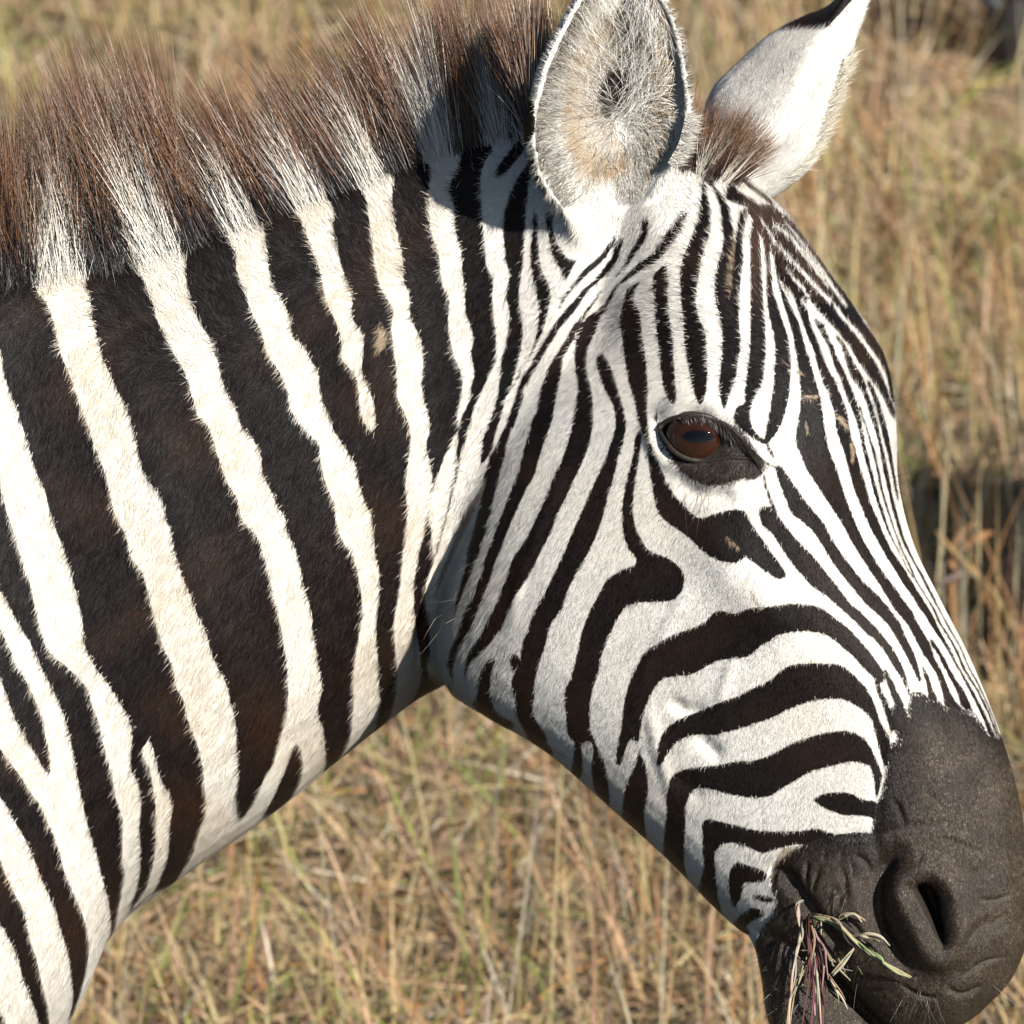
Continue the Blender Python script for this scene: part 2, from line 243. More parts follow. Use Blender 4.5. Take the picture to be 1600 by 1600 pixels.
# crown patch: brown hair with pale streaks
G("1168,325 1180,320 1205,318 1222,328 1245,345 1275,385 1300,420 1325,455 1345,490 1330,490 1305,478 1296,470 1262,470 1245,470 1230,455 1222,440 1212,410 1204,395 1190,375 1178,350")
C("1209,352,4 1232,367,5 1252,388,5 1270,408,5 1292,434,5 1310,460,5 1324,478,4", WHITE)
C("1205,378,2 1222,392,4 1242,414,5 1262,436,6 1280,455,6 1298,473,7", WHITE)
C("1228,345,2 1246,366,3 1262,388,3 1282,415,3 1302,442,2", WHITE)
C("1216,440,3 1226,460,3 1236,482,4 1244,497,4", WHITE)
G("1146,280 1135,300 1135,312 1152,319 1167,324 1182,324 1184,315 1167,305 1152,294")
C("1146,266,8 1160,275,8 1172,286,8 1185,296,8 1197,305,8 1212,318,8")
C("1147,253,4 1158,256,5 1168,263,4")
G("1072,248 1101,240 1130,232 1134,250 1120,270 1116,292 1100,283 1104,262")
G("460,1165 452,1185 442,1210 432,1232 420,1257 405,1285 425,1275 447,1258 460,1240 468,1220 471,1198 468,1178")
C("1190,345,2 1200,360,3 1212,380,3", WHITE)
C("1236,372,1 1256,398,3 1274,420,4 1294,448,3", WHITE)
C("1225,418,2 1240,438,4 1252,452,5 1262,466,3", WHITE)
C("1250,470,2 1258,482,3 1264,492,2", WHITE)
# from eye to muzzle
S("1207,732 1212,755 1222,780 1230,800 1247,815 1262,827 1275,845 1285,862 1297,880 1312,900 1330,922 1345,940 1362,955 1377,970 1387,982 1400,1004 1409,1021 1420,1042 1430,1062", "1214,729 1230,750 1247,775 1267,800 1282,817 1292,837 1305,857 1320,877 1335,897 1352,915 1370,932 1387,952 1400,970 1411,994 1421,1015 1427,1030 1432,1048 1434,1064")
S("1181,797 1185,820 1200,832 1215,855 1232,880 1250,900 1265,917 1282,927 1305,947 1325,965 1345,985 1365,1002 1380,1022 1392,1042 1402,1057 1412,1080", "1190,790 1205,797 1217,815 1230,832 1247,850 1267,870 1287,895 1305,917 1322,940 1340,955 1360,975 1375,992 1390,1012 1400,1030 1408,1047 1416,1080")
G("1010,690 1012,732 1017,762 1024,797 1040,817 1060,830 1075,842 1090,857 1107,870 1125,877 1145,879 1160,870 1175,880 1190,892 1200,897 1210,904 1222,900 1222,893 1210,875 1200,862 1190,847 1175,827 1166,812 1160,800 1145,796 1127,799 1110,803 1092,810 1077,802 1065,788 1052,775 1040,755 1030,732 1020,706")
C("1188,742,4 1192,762,4 1199,782,5 1206,800,6")
C("1192,692,4 1198,705,5 1204,716,3")
C("1188,722,4 1200,728,4 1212,735,5")
# tan dust and healed nicks, and a lighter patch at the mouth corner
G("592,503 599,508 606,520 606,532 601,546 593,550 588,538 592,522", TAN)
G("747,768 762,742 753,775 738,806 722,838 706,872 692,905 680,930 684,905 700,868 716,830 731,793", TAN)
C("1245,622,4 1262,622,6 1274,620,3", TAN)
C("1300,648,4 1310,658,8 1320,672,4", TAN)
C("1325,692,5 1328,706,6 1326,724,4", TAN)
C("1222,570,2 1232,578,3 1244,586,3 1256,589,3", TAN)
C("1253,660,3 1256,672,4 1257,680,2", TAN)
C("1167,918,3 1173,932,6 1182,950,4", TAN)
C("1130,838,3 1140,848,5 1152,858,3", TAN)
G("1222,1322 1250,1318 1275,1322 1260,1332 1235,1338 1218,1350 1207,1362 1204,1352 1212,1336", TAN)
MUZZLE = catmull(pts("1640,1145 1562,1146 1553,1144 1548,1140 1537,1139 1515,1111 1498,1103 1486,1096 1473,1102 1460,1091 1446,1087 1434,1080 1420,1078 1414,1090 1412,1114 1402,1098 1386,1103 1386,1116 1396,1153 1384,1159 1379,1176 1380,1197 1373,1235 1366,1247 1360,1262 1358,1292 1350,1298 1300,1303 1252,1315 1225,1335 1208,1352 1202,1364 1204,1380 1210,1399 1207,1424 1192,1442 1181,1466 1176,1482 1150,1560 1200,1720 1500,1720 1680,1500 1680,1200"), 3, True)
EYEDARK = catmull(pts("1026,640 1022,655 1030,663 1050,651 1075,647 1100,650 1125,661 1150,669 1163,682 1175,705 1187,720 1188,738 1175,749 1150,750 1125,758 1100,758 1080,750 1062,737 1047,717 1033,695 1025,675"), 3, True)
NOSTRIL = catmull(pts("1420,1383 1434,1373 1452,1377 1465,1398 1469,1425 1473,1458 1468,1475 1457,1461 1446,1438 1432,1412"), 3, True)

CLAMP = 14.0
def poly_sd(pt, poly, CLAMP=14.0):
    """signed distance in pixels, positive inside, clamped"""
    out = np.full(len(pt), -CLAMP)
    lo = poly.min(0) - CLAMP; hi = poly.max(0) + CLAMP
    sel = np.where((pt[:, 0] > lo[0]) & (pt[:, 0] < hi[0]) & (pt[:, 1] > lo[1]) & (pt[:, 1] < hi[1]))[0]
    if not len(sel): return out
    q = pt[sel]; a = poly; b = np.roll(poly, -1, 0)
    d2 = np.full(len(q), 1e9); ins = np.zeros(len(q), bool)
    for i in range(len(a)):
        e = b[i] - a[i]; r = q - a[i]
        t = np.clip((r @ e) / (e @ e + 1e-12), 0, 1)
        d2 = np.minimum(d2, (r[:, 0] - t * e[0]) ** 2 + (r[:, 1] - t * e[1]) ** 2)
        c = (a[i, 1] > q[:, 1]) != (b[i, 1] > q[:, 1])
        if c.any():
            xi = a[i, 0] + (q[:, 1] - a[i, 1]) * e[0] / (e[1] if abs(e[1]) > 1e-12 else 1e-12)
            ins ^= c & (q[:, 0] < xi)
    d = np.minimum(np.sqrt(d2), CLAMP)
    out[sel] = np.where(ins, d, -d)
    return out
def stripe_field(pt):
    f = np.full(len(pt), -CLAMP); w = np.full(len(pt), -CLAMP)
    for p in BLACK: f = np.maximum(f, poly_sd(pt, p))
    for p in WHITE: w = np.maximum(w, poly_sd(pt, p))
    return np.minimum(f, -w)
def tan_field(pt):
    f = np.full(len(pt), -CLAMP)
    for p in TAN: f = np.maximum(f, poly_sd(pt, p))
    return f
SIDE = 1.009                        # the flank stands a little nearer than the middle plane
def to_px(q): return np.stack([800 + q[:, 0] / K * SIDE, 800 - q[:, 1] / K * SIDE], 1)
# ------------------------------------------------------------------ the animal's body
NECK_PROF = ([0, .03, .1, .22, .4, .6, .8, .93, 1], [0, .3, .46, .62, .84, 1, .96, .66, 0])
HEAD_PROF = ([0, .03, .1, .22, .36, .55, .75, .9, .97, 1], [0, .48, .78, .97, 1, .99, .95, .80, .50, 0])
NOSE_PROF = ([0, .04, .14, .3, .5, .7, .86, .96, 1], [0, .46, .78, .95, 1, .98, .84, .46, 0])

def profile(prof, n=26):
    """closed loop (a, h): a from crest 0 to underside 1, h signed half width"""
    a, h = prof
    th = np.linspace(0, math.pi, n)
    aa = 0.5 - 0.5 * np.cos(th)
    # interpolate in the angle so that both ends close roundly
    tc = np.arccos(1 - 2 * np.asarray(a))
    fine = catmull(np.stack([tc, h], 1), 6)
    hh = np.interp(th, fine[:, 0], fine[:, 1])
    hh[0] = hh[-1] = 0
    near = np.stack([aa, hh], 1); far = np.stack([aa, -hh], 1)[-2:0:-1]
    return np.concatenate([near, far])

def loft(rows, sub=5):
    """rows: (Dx,Dy,Vx,Vy,halfwidth,wc,roll_deg,mixes...) in photograph pixels / metres; prof = mix of three profiles"""
    R = catmull(np.array(rows, float), sub)
    pn, ph, pm = profile(NECK_PROF), profile(HEAD_PROF), profile(NOSE_PROF)
    rings = []
    for r in R:
        D = P(r[0], r[1])[:2]; V = P(r[2], r[3])[:2]
        L = np.linalg.norm(V - D); d = (V - D) / L
        wn_, wh_, wm_ = max(r[7], 0), max(r[8], 0), max(r[9], 0); s = wn_ + wh_ + wm_
        pr = (pn * wn_ + ph * wh_ + pm * wm_) / s
        t = (pr[:, 0] - 0.5) * L; w = pr[:, 1] * r[4]
        f = math.radians(r[6])
        t2 = t * math.cos(f) + w * math.sin(f); w2 = -t * math.sin(f) + w * math.cos(f)
        t2 = (t2 - t2.min()) / (t2.max() - t2.min()) * L
        rings.append(np.concatenate([D + t2[:, None] * d, (w2 + r[5])[:, None]], 1))
    rings = np.array(rings); m, n = rings.shape[:2]
    v = rings.reshape(-1, 3)
    v = np.concatenate([v, rings[:1].mean(1), rings[-1:].mean(1)])
    i, j = np.meshgrid(np.arange(m - 1), np.arange(n), indexing='ij')
    q = np.stack([i * n + j, i * n + (j + 1) % n, (i + 1) * n + (j + 1) % n, (i + 1) * n + j], -1).reshape(-1, 4)
    jj = np.arange(n)
    c0 = np.stack([np.full(n, m * n), (jj + 1) % n, jj], 1)
    c1 = np.stack([np.full(n, m * n + 1), (m - 1) * n + jj, (m - 1) * n + (jj + 1) % n], 1)
    return v, [q, np.concatenate([c0, c1])]

ROLL = 20
neck_rows = [
    (-560, 330, -300, 2000, .170, 0, ROLL, 1, 0, .6), (-360, 370, -60, 1830, .145, 0, ROLL, 1, 0, .4),
    (-150, 395, 105, 1600, .122, 0, ROLL, 1, 0, .2), (40, 392, 172, 1463, .108, 0, ROLL, 1, 0, 0),
    (180, 378, 260, 1389, .101, 0, ROLL, 1, 0, 0), (320, 338, 420, 1277, .094, 0, ROLL, 1, 0, 0),
    (450, 296, 535, 1184, .086, 0, ROLL, 1, 0, 0), (570, 252, 640, 1102, .082, -.002, ROLL, 1, 0, 0),
    (690, 206, 720, 1050, .077, -.004, ROLL, 1, 0, 0), (800, 176, 800, 950, .080, .0, ROLL, 1, 0, 0),
    (930, 180, 880, 800, .084, .006, ROLL, 1, .3, 0), (1040, 215, 960, 660, .06, .0, ROLL, 1, .5, 0), (1100, 262, 1020, 560, .035, .0, ROLL, 1, .5, 0)]
head_rows = [
    (985, 200, 905, 330, .030, .015, 20, 0, 1, 0), (1105, 236, 850, 420, .060, .012, 20, 0, 1, 0), (1215, 322, 780, 610, .084, .012, 20, 0, 1, 0),
    (1300, 437, 712, 810, .099, .016, 20, 0, 1, 0), (1374, 548, 672, 980, .107, .020, 20, 0, 1, 0),
    (1395, 645, 700, 1072, .109, .024, 20, 0, 1, 0), (1400, 752, 762, 1118, .103, .029, 20, 0, 1, 0),
    (1424, 850, 850, 1170, .093, .034, 20, 0, 1, .1), (1464, 935, 948, 1255, .083, .039, 20, 0, 1, .3),
    (1508, 1022, 1045, 1343, .075, .044, 20, 0, .8, .6), (1548, 1120, 1112, 1412, .069, .05, 20, 0, .5, 1),
    (1579, 1218, 1165, 1456, .066, .055, 20, 0, .2, 1), (1596, 1308, 1225, 1480, .066, .058, 21, 0, 0, 1),
    (1604, 1390, 1282, 1506, .064, .060, 20, 0, 0, 1), (1600, 1458, 1330, 1548, .058, .060, 20, 0, 0, 1),
    (1576, 1522, 1382, 1600, .048, .058, 20, 0, 0, 1), (1530, 1572, 1432, 1630, .026, .056, 20, 0, 0, 1)]
lip_rows = [
    (1270, 1330, 1110, 1385, .030, .035, 18, 0, 0, 1), (1276, 1398, 1168, 1458, .044, .040, 18, 0, 0, 1),
    (1296, 1462, 1184, 1512, .046, .043, 18, 0, 0, 1), (1340, 1526, 1196, 1585, .045, .046, 18, 0, 0, 1),
    (1392, 1585, 1226, 1648, .042, .048, 18, 0, 0, 1), (1425, 1640, 1290, 1690, .026, .05, 18, 0, 0, 1)]

def ear_cup(left, right, depth, w_left, w_right, thick=.0045, n=30, back=(0, 0, -1)):
    """open ear: rim edges in photograph pixels from base to tip, cup bulging backwards; a closed thin shell"""
    Lp = catmull(np.array(left, float), 5); Rp = catmull(np.array(right, float), 5)
    m = len(Lp); th = np.linspace(0, 1, n)
    back = np.array(back, float); back /= np.linalg.norm(back)
    inner, outer = [], []
    for i in range(m):
        a = P(*Lp[i]); b = P(*Rp[i]); s = i / (m - 1)
        a[2] = np.interp(s, np.linspace(0, 1, len(w_left)), w_left); b[2] = np.interp(s, np.linspace(0, 1, len(w_right)), w_right)
        d = np.interp(s, np.linspace(0, 1, len(depth)), depth)
        ax = b - a; wid = np.linalg.norm(ax); ax /= wid + 1e-9
        c = (a + b) / 2
        ang = math.pi * th
        q = c + (-np.cos(ang))[:, None] * ax * wid / 2 + (np.sin(ang) ** 0.8 * d)[:, None] * back
        nn = np.cos(ang)[:, None] * ax * -1 * 0.8 + np.sin(ang)[:, None] * back * 1.0
        nn /= np.linalg.norm(nn, axis=1)[:, None]
        inner.append(q); outer.append(q + nn * thick)
    inner = np.array(inner); outer = np.array(outer)
    loop = np.concatenate([inner, outer[:, ::-1]], 1)       # ring of 2n around each level
    nn = 2 * n
    v = loop.reshape(-1, 3)
    i, j = np.meshgrid(np.arange(m - 1), np.arange(nn), indexing='ij')
    q = np.stack([i * nn + j, (i + 1) * nn + j, (i + 1) * nn + (j + 1) % nn, i * nn + (j + 1) % nn], -1).reshape(-1, 4)
    caps = []
    for lvl in (0, m - 1):
        o = lvl * nn
        for j in range(n - 1):
            f = [o + j, o + j + 1, o + nn - 2 - j, o + nn - 1 - j]
            caps.append(f if lvl == 0 else f[::-1])
    return v, [q, np.array(caps)], inner

ear_left = [(922, 392), (884, 335), (850, 285), (839, 240), (839, 200), (848, 158), (862, 112), (884, 66), (908, 22), (926, -18), (948, -46)]
ear_right = [(962, 392), (1000, 330), (1040, 268), (1058, 228), (1069, 185), (1066, 145), (1060, 105), (1050, 62), (1034, 25), (1008, -14), (968, -46)]
EW0 = .082
ear_v, ear_f, ear_inner = ear_cup(ear_left, ear_right, [.008, .016, .022, .028, .031, .031, .028, .024, .018, .011, .004],
    [EW0+.004, EW0+.026, EW0+.046, .148, .158, .165, .168, .168, .166, .162, .156], [EW0-.006, EW0, EW0+.004, .088, .092, .098, .106, .116, .128, .142, .154], back=(-.55, .0, -1))
def ear_blade(rows, w0):
    """far ear: a curled blade seen from its side; rows give left edge, fold and right edge"""
    R = catmull(np.array(rows, float), 5); rings = []
    for r in R:
        l, f, g = P(r[0], r[1]), P(r[2], r[3]), P(r[4], r[5])
        l[2] = w0 - .004; f[2] = w0 + r[6] * 2.0; g[2] = w0 - .002
        b = (l + g) / 2; b[2] = w0 - .016 * min(1, r[6] / .01)
        loop = [l, l * .5 + f * .5 + np.array([0, 0, r[6] * .35]), f, f * .5 + g * .5 + np.array([0, 0, r[6] * .12]), g, g * .5 + b * .5 - np.array([0, 0, .004]), b, l * .5 + b * .5 - np.array([0, 0, .004])]
        rings.append(catmull(np.array(loop), 3, True))
    rings = np.array(rings); m, n = rings.shape[:2]
    v = np.concatenate([rings.reshape(-1, 3), rings[:1].mean(1), rings[-1:].mean(1)])
    i, j = np.meshgrid(np.arange(m - 1), np.arange(n), indexing='ij')
    q = np.stack([i * n + j, i * n + (j + 1) % n, (i + 1) * n + (j + 1) % n, (i + 1) * n + j], -1).reshape(-1, 4)
    jj = np.arange(n)
    c = np.concatenate([np.stack([np.full(n, m * n), (jj + 1) % n, jj], 1), np.stack([np.full(n, m * n + 1), (m - 1) * n + jj, (m - 1) * n + (jj + 1) % n], 1)])
    return v, [q, c]
far_v, far_f = ear_blade([
    (1110, 300, 1150, 310, 1190, 320, .016), (1104, 230, 1165, 262, 1232, 292, .020), (1100, 170, 1180, 238, 1272, 258, .022),
    (1118, 128, 1212, 212, 1292, 215, .022), (1155, 92, 1243, 158, 1303, 172, .020), (1200, 52, 1266, 98, 1320, 120, .017),
    (1250, 24, 1288, 52, 1341, 58, .013), (1298, 4, 1318, 2, 1360, 0, .009), (1328, -34, 1340, -38, 1364, -40, .006), (1348, -62, 1354, -64, 1362, -66, .003)], -.035)

def join(parts):
    vs, qs, ts, o = [], [], [], 0
    for v, fs in parts:
        for f in fs:
            (qs if f.shape[1] == 4 else ts).append(f + o)
        vs.append(v); o += len(v)
    out = []
    if qs: out.append(np.concatenate(qs))
    if ts: out.append(np.concatenate(ts))
    return np.concatenate(vs), out

def remesh(v, f, voxel):
    me = mesh_arrays('tmp', v, f); ob = bpy.data.objects.new('tmp', me); COL.objects.link(ob)
    bm = bmesh.new(); bm.from_mesh(me); bmesh.ops.recalc_face_normals(bm, faces=bm.faces); bm.to_mesh(me); bm.free()
    md = ob.modifiers.new('r', 'REMESH'); md.mode = 'VOXEL'; md.voxel_size = voxel; md.adaptivity = 0
    dg = bpy.context.evaluated_depsgraph_get(); dg.update()
    ev = bpy.data.meshes.new_from_object(ob.evaluated_get(dg))
    bpy.data.objects.remove(ob); bpy.data.meshes.remove(me)
    return ev
def relax(me, it, mask=None, lam=.5):
    n = len(me.vertices); co = np.empty(n * 3, np.float32); me.vertices.foreach_get('co', co); co = co.reshape(-1, 3).astype(float)
    e = np.empty(len(me.edges) * 2, np.int32); me.edges.foreach_get('vertices', e); e = e.reshape(-1, 2)
    deg = np.bincount(e.ravel(), minlength=n).astype(float)
    for _ in range(it):
        for l in (lam, -lam * 1.03):
            acc = np.zeros_like(co)
            for k in range(3):
                acc[:, k] = np.bincount(e[:, 0], co[e[:, 1], k], n) + np.bincount(e[:, 1], co[e[:, 0], k], n)
            dlt = (acc / deg[:, None] - co) * l
            co += dlt if mask is None else dlt * mask[:, None]
    me.vertices.foreach_set('co', co.astype(np.float32).ravel()); me.update()
    return co
def get_co(me):
    co = np.empty(len(me.vertices) * 3, np.float32); me.vertices.foreach_get('co', co); return co.reshape(-1, 3).astype(float)
def get_no(me):
    no = np.empty(len(me.vertices) * 3, np.float32); me.vertex_normals.foreach_get('vector', no); return no.reshape(-1, 3).astype(float)

core = join([loft(neck_rows), loft(head_rows), loft(lip_rows), (ear_v, ear_f), (far_v, far_f)])
body_me = remesh(core[0], core[1], .0023)
relax(body_me, 6)
# finer faces where the eye, the nostril and the lips are
bm = bmesh.new(); bm.from_mesh(body_me)
def near_px(c, boxes):
    x = 800 + c[0] / K; y = 800 - c[1] / K
    return any(a < x < b and d < y < e for a, d, b, e in boxes)
fine = [(1000, 620, 1210, 780), (1180, 1180, 1640, 1680)]
es = {e for f in bm.faces if f.normal.z > -.1 and near_px(f.calc_center_median(), fine) for e in f.edges}
bmesh.ops.subdivide_edges(bm, edges=list(es), cuts=1, use_grid_fill=True)
bmesh.ops.triangulate(bm, faces=[f for f in bm.faces if len(f.verts) > 4])
bm.to_mesh(body_me); bm.free()
# folds and swellings of face and neck, pushed along the skin's normal (mm)
co = get_co(body_me); no = get_no(body_me); px = to_px(co)
def line_d(s):
    p = catmull(np.array(pts(s)), 6); d2 = np.full(len(px), 1e12)
    for a, b in zip(p[:-1], p[1:]):
        e = b - a; r = px - a; t = np.clip((r @ e) / (e @ e), 0, 1)
        d2 = np.minimum(d2, ((r - t[:, None] * e) ** 2).sum(1))
    return np.sqrt(d2)
def bump(s, mm, width):
    p = catmull(np.array(pts(s)), 6); m = len(p) - 1
    lo, hi = p.min(0) - 3 * width, p.max(0) + 3 * width
    sel = np.where((px[:, 0] > lo[0]) & (px[:, 0] < hi[0]) & (px[:, 1] > lo[1]) & (px[:, 1] < hi[1]))[0]
    loc = px[sel]; d2 = np.full(len(loc), 1e12); tt_ = np.zeros(len(loc)); out = np.zeros(len(px))
    for i, (a, b) in enumerate(zip(p[:-1], p[1:])):
        e = b - a; r = loc - a; t = np.clip((r @ e) / (e @ e), 0, 1); q = ((r - t[:, None] * e) ** 2).sum(1)
        k = q < d2; d2[k] = q[k]; tt_[k] = (i + t[k]) / m
    out[sel] = mm * np.exp(-d2 / width ** 2) * smooth(tt_, -.05, .3) * smooth(1 - tt_, -.05, .3)
    return out
def blob(x, y, rx, ry, mm, rot=0):
    c, s_ = math.cos(math.radians(rot)), math.sin(math.radians(rot)); dx = px[:, 0] - x; dy = px[:, 1] - y
    return mm * np.exp(-((dx * c + dy * s_) / rx) ** 2 - ((-dx * s_ + dy * c) / ry) ** 2)
D = np.zeros(len(co))
D += bump("1030,664 1050,642 1085,632 1120,640 1160,668", 4, 18)          # upper lid and brow
D += bump("1040,700 1062,728 1100,746 1145,742 1180,728", 2.5, 14)
D += bump("1012,655 1018,685 1030,712 1052,738", 3.0, 13)
D += bump("1050,762 1100,776 1150,772", -2.5, 14)
D += blob(1090, 684, 34, 25, -6)
D += bump("1075,800 1130,870 1190,940 1250,1000", 4.5, 45)                 # facial crest
D += blob(860, 860, 170, 200, 5)
D += blob(930, 510, 40, 60, -5, 30)
D += bump("1040,1085 1070,1108 1105,1104", -2.2, 13); D += bump("1085,1140 1105,1165 1130,1185", -2.4, 13)
D += bump("1045,1215 1075,1225 1100,1255", -1.5, 14)
D += bump("1240,560 1300,760 1350,900 1420,1000", -1.5, 45)
D += bump("1300,1305 1360,1300 1440,1285 1530,1290", -1.2, 8)
D += bump("1365,1130 1372,1200 1360,1290 1372,1360", -1.0, 10)
d = line_d("1423,1384 1440,1376 1452,1378 1464,1398 1468,1425 1472,1458 1466,1470 1458,1460 1448,1437 1435,1412 1423,1384")
inside = poly_sd(px, NOSTRIL)
D += np.where(inside > 0, 0, 6.5 * np.exp(-((d - 22) / 20) ** 2) - 1.5 * np.exp(-(d / 8) ** 2))
D += np.where(inside > 0, -22 * smooth(inside, 0, 13), 0)
D += bump("1420,1318 1390,1332 1371,1364 1364,1408 1372,1450 1396,1488 1430,1515", -8, 14)
for s_ in ("1390,1245 1400,1262 1408,1290", "1500,1180 1512,1215 1530,1240", "1450,1300 1490,1312 1540,1330", "1520,1400 1550,1402 1580,1392", "1500,1520 1530,1500 1570,1490", "1470,1535 1500,1548 1540,1530", "1300,1425 1330,1440 1352,1470", "1400,1530 1430,1550 1470,1555", "1330,1330 1350,1345 1356,1372", "1312,1350 1318,1375 1312,1400"): D += bump(s_, -1.7, 4.5)
D += bump("1585,1430 1540,1440 1505,1462 1490,1500 1500,1530", -3, 12)
D += bump("1480,1345 1510,1362 1560,1345", -2, 12)
D += blob(1300, 1400, 60, 60, 3)
D += bump("1200,1352 1228,1368 1262,1412 1290,1450 1320,1500", -6, 12)      # corner of the mouth
for s_ in ("1262,1338 1257,1362 1262,1385", "1280,1350 1270,1375 1268,1392", "1242,1352 1240,1372 1248,1388", "1215,1345 1207,1360 1206,1385"): D += bump(s_, -2.0, 4)
D += bump("640,1010 520,1130 400,1230", -3.5, 40); D += bump("180,560 260,800 330,1010 380,1200", 2.5, 50)
D += bump("420,420 520,640 600,860 630,1020", -2, 60)
D += bump("740,780 712,835 680,920 664,990 664,1070", -8, 11)
for s_ in ("1100,900 1050,960 1010,1040 985,1120", "1180,960 1150,1010 1128,1070 1120,1130", "1010,1090 1030,1180 1060,1260", "900,700 860,800 820,900 800,1000"): D += bump(s_, 1.3, 9)
for q_ in range(34):
    x_, y_ = random.uniform(1400, 1590), random.uniform(1150, 1560)
    a_ = random.uniform(-1.4, 1.6); l_ = random.uniform(8, 26)
    D += bump("%f,%f %f,%f %f,%f" % (x_, y_, x_ + l_ * math.cos(a_), y_ + l_ * math.sin(a_), x_ + 2 * l_ * math.cos(a_ + .3), y_ + 2 * l_ * math.sin(a_ + .3)), -random.uniform(.15, .55), random.uniform(2.5, 5))
for q_ in range(26):
    x_, y_ = random.uniform(1215, 1350), random.uniform(1320, 1430)
    a_ = random.uniform(1.0, 2.3); l_ = random.uniform(8, 22)
    D += bump("%f,%f %f,%f %f,%f" % (x_, y_, x_ + l_ * math.cos(a_), y_ + l_ * math.sin(a_), x_ + 2 * l_ * math.cos(a_ + .3), y_ + 2 * l_ * math.sin(a_ + .3)), -random.uniform(.4, 1.1), random.uniform(2.5, 4))               # edge where the jaw lies over the neck
body_near = no[:, 2] > .05
earzone = (px[:, 1] < 330) & (px[:, 0] > 830)
D = np.where(body_near & ~earzone, D, 0) * .001
co = co + no * D[:, None]
body_me.vertices.foreach_set('co', co.astype(np.float32).ravel()); body_me.update()
mask = np.where((np.abs(D) > .0004), 1.0, 0.15); mask[earzone] = .6
relax(body_me, 2, mask)
co = get_co(body_me); px = to_px(co)
seam = np.exp(-(line_d("905,330 870,440 820,590 765,720 715,830") / 55) ** 2) * (px[:, 1] > 325) + .35 * np.exp(-(line_d("715,830 680,930 668,1040") / 18) ** 2)
def blur_co(me, it, mask):
    n = len(me.vertices); co = get_co(me)
    e = np.empty(len(me.edges) * 2, np.int32); me.edges.foreach_get('vertices', e); e = e.reshape(-1, 2); deg = np.bincount(e.ravel(), minlength=n).astype(float)
    for _ in range(it):
        acc = np.stack([np.bincount(e[:, 0], co[e[:, 1], k], n) + np.bincount(e[:, 1], co[e[:, 0], k], n) for k in range(3)], 1)
        co += (acc / deg[:, None] - co) * .6 * mask[:, None]
    me.vertices.foreach_set('co', co.astype(np.float32).ravel()); me.update()
blur_co(body_me, 60, np.clip(seam, 0, 1))
co_uvw = get_co(body_me); no_uvw = get_no(body_me)
nf = len(body_me.polygons)
core_bvh_v = [Vector(c) for c in co_uvw]
core_poly = [tuple(p.vertices) for p in body_me.polygons]
BVH = BVHTree.FromPolygons(core_bvh_v, core_poly)
def surf(x, y):
    """depth of the near flank under a photograph pixel"""
    p = P(x, y) / SIDE
    h = BVH.ray_cast(Vector((p[0], p[1], 1.0)), Vector((0, 0, -1)))
    return h[0], h[1]
# trunk and legs: out of the picture, but the animal stands on them (world metres)
def tube(path, radii, n=16, sy=1.0):
    path = np.array(path, float); radii = np.array(radii, float)
    pr = catmull(np.concatenate([path, radii[:, None]], 1), 4); path, rad = pr[:, :3], pr[:, 3]
    tan = np.gradient(path, axis=0); tan /= np.linalg.norm(tan, axis=1)[:, None] + 1e-9
    ref = np.array([0., 1., 0.]); rings = []
    ph = np.linspace(0, 2 * math.pi, n, endpoint=False)
    for p, t, r in zip(path, tan, rad):
        a = np.cross(t, ref); a /= np.linalg.norm(a) + 1e-9; b = np.cross(t, a)
        rings.append(p + np.cos(ph)[:, None] * a * r + np.sin(ph)[:, None] * b * r * sy)
    rings = np.array(rings); m = len(rings)
    v = np.concatenate([rings.reshape(-1, 3), path[:1], path[-1:]])
    i, j = np.meshgrid(np.arange(m - 1), np.arange(n), indexing='ij')
    q = np.stack([i * n + j, i * n + (j + 1) % n, (i + 1) * n + (j + 1) % n, (i + 1) * n + j], -1).reshape(-1, 4)
    jj = np.arange(n)
    c = np.concatenate([np.stack([np.full(n, m * n), (jj + 1) % n, jj], 1), np.stack([np.full(n, m * n + 1), (m - 1) * n + jj, (m - 1) * n + (jj + 1) % n], 1)])
    return v, [q, c]
def trunk():
    rows = np.array([(-.30, 1.19, .78, .075), (-.36, 1.22, .70, .12), (-.46, 1.25, .64, .16), (-.62, 1.29, .61, .20), (-.88, 1.26, .60, .245), (-1.15, 1.245, .62, .26), (-1.40, 1.285, .68, .245), (-1.58, 1.27, .76, .20), (-1.68, 1.20, .86, .13), (-1.72, 1.10, .96, .05)], float)
    R = catmull(rows, 4); ph = np.linspace(0, 2 * math.pi, 28, endpoint=False); rings = []
    for x, zt, zb, w in R:
        c = (zt + zb) / 2; h = (zt - zb) / 2
        rings.append(np.stack([np.full(28, x), np.sign(np.sin(ph)) * np.abs(np.sin(ph)) ** .85 * w, c + np.cos(ph) * h], 1))
    rings = np.array(rings); m, n = rings.shape[:2]
    v = np.concatenate([rings.reshape(-1, 3), rings[:1].mean(1), rings[-1:].mean(1)])
    i, j = np.meshgrid(np.arange(m - 1), np.arange(n), indexing='ij')
    q = np.stack([i * n + j, i * n + (j + 1) % n, (i + 1) * n + (j + 1) % n, (i + 1) * n + j], -1).reshape(-1, 4)
    jj = np.arange(n)
    c = np.concatenate([np.stack([np.full(n, m * n), (jj + 1) % n, jj], 1), np.stack([np.full(n, m * n + 1), (m - 1) * n + jj, (m - 1) * n + (jj + 1) % n], 1)])
    return v, [q, c]
tr = [trunk()]
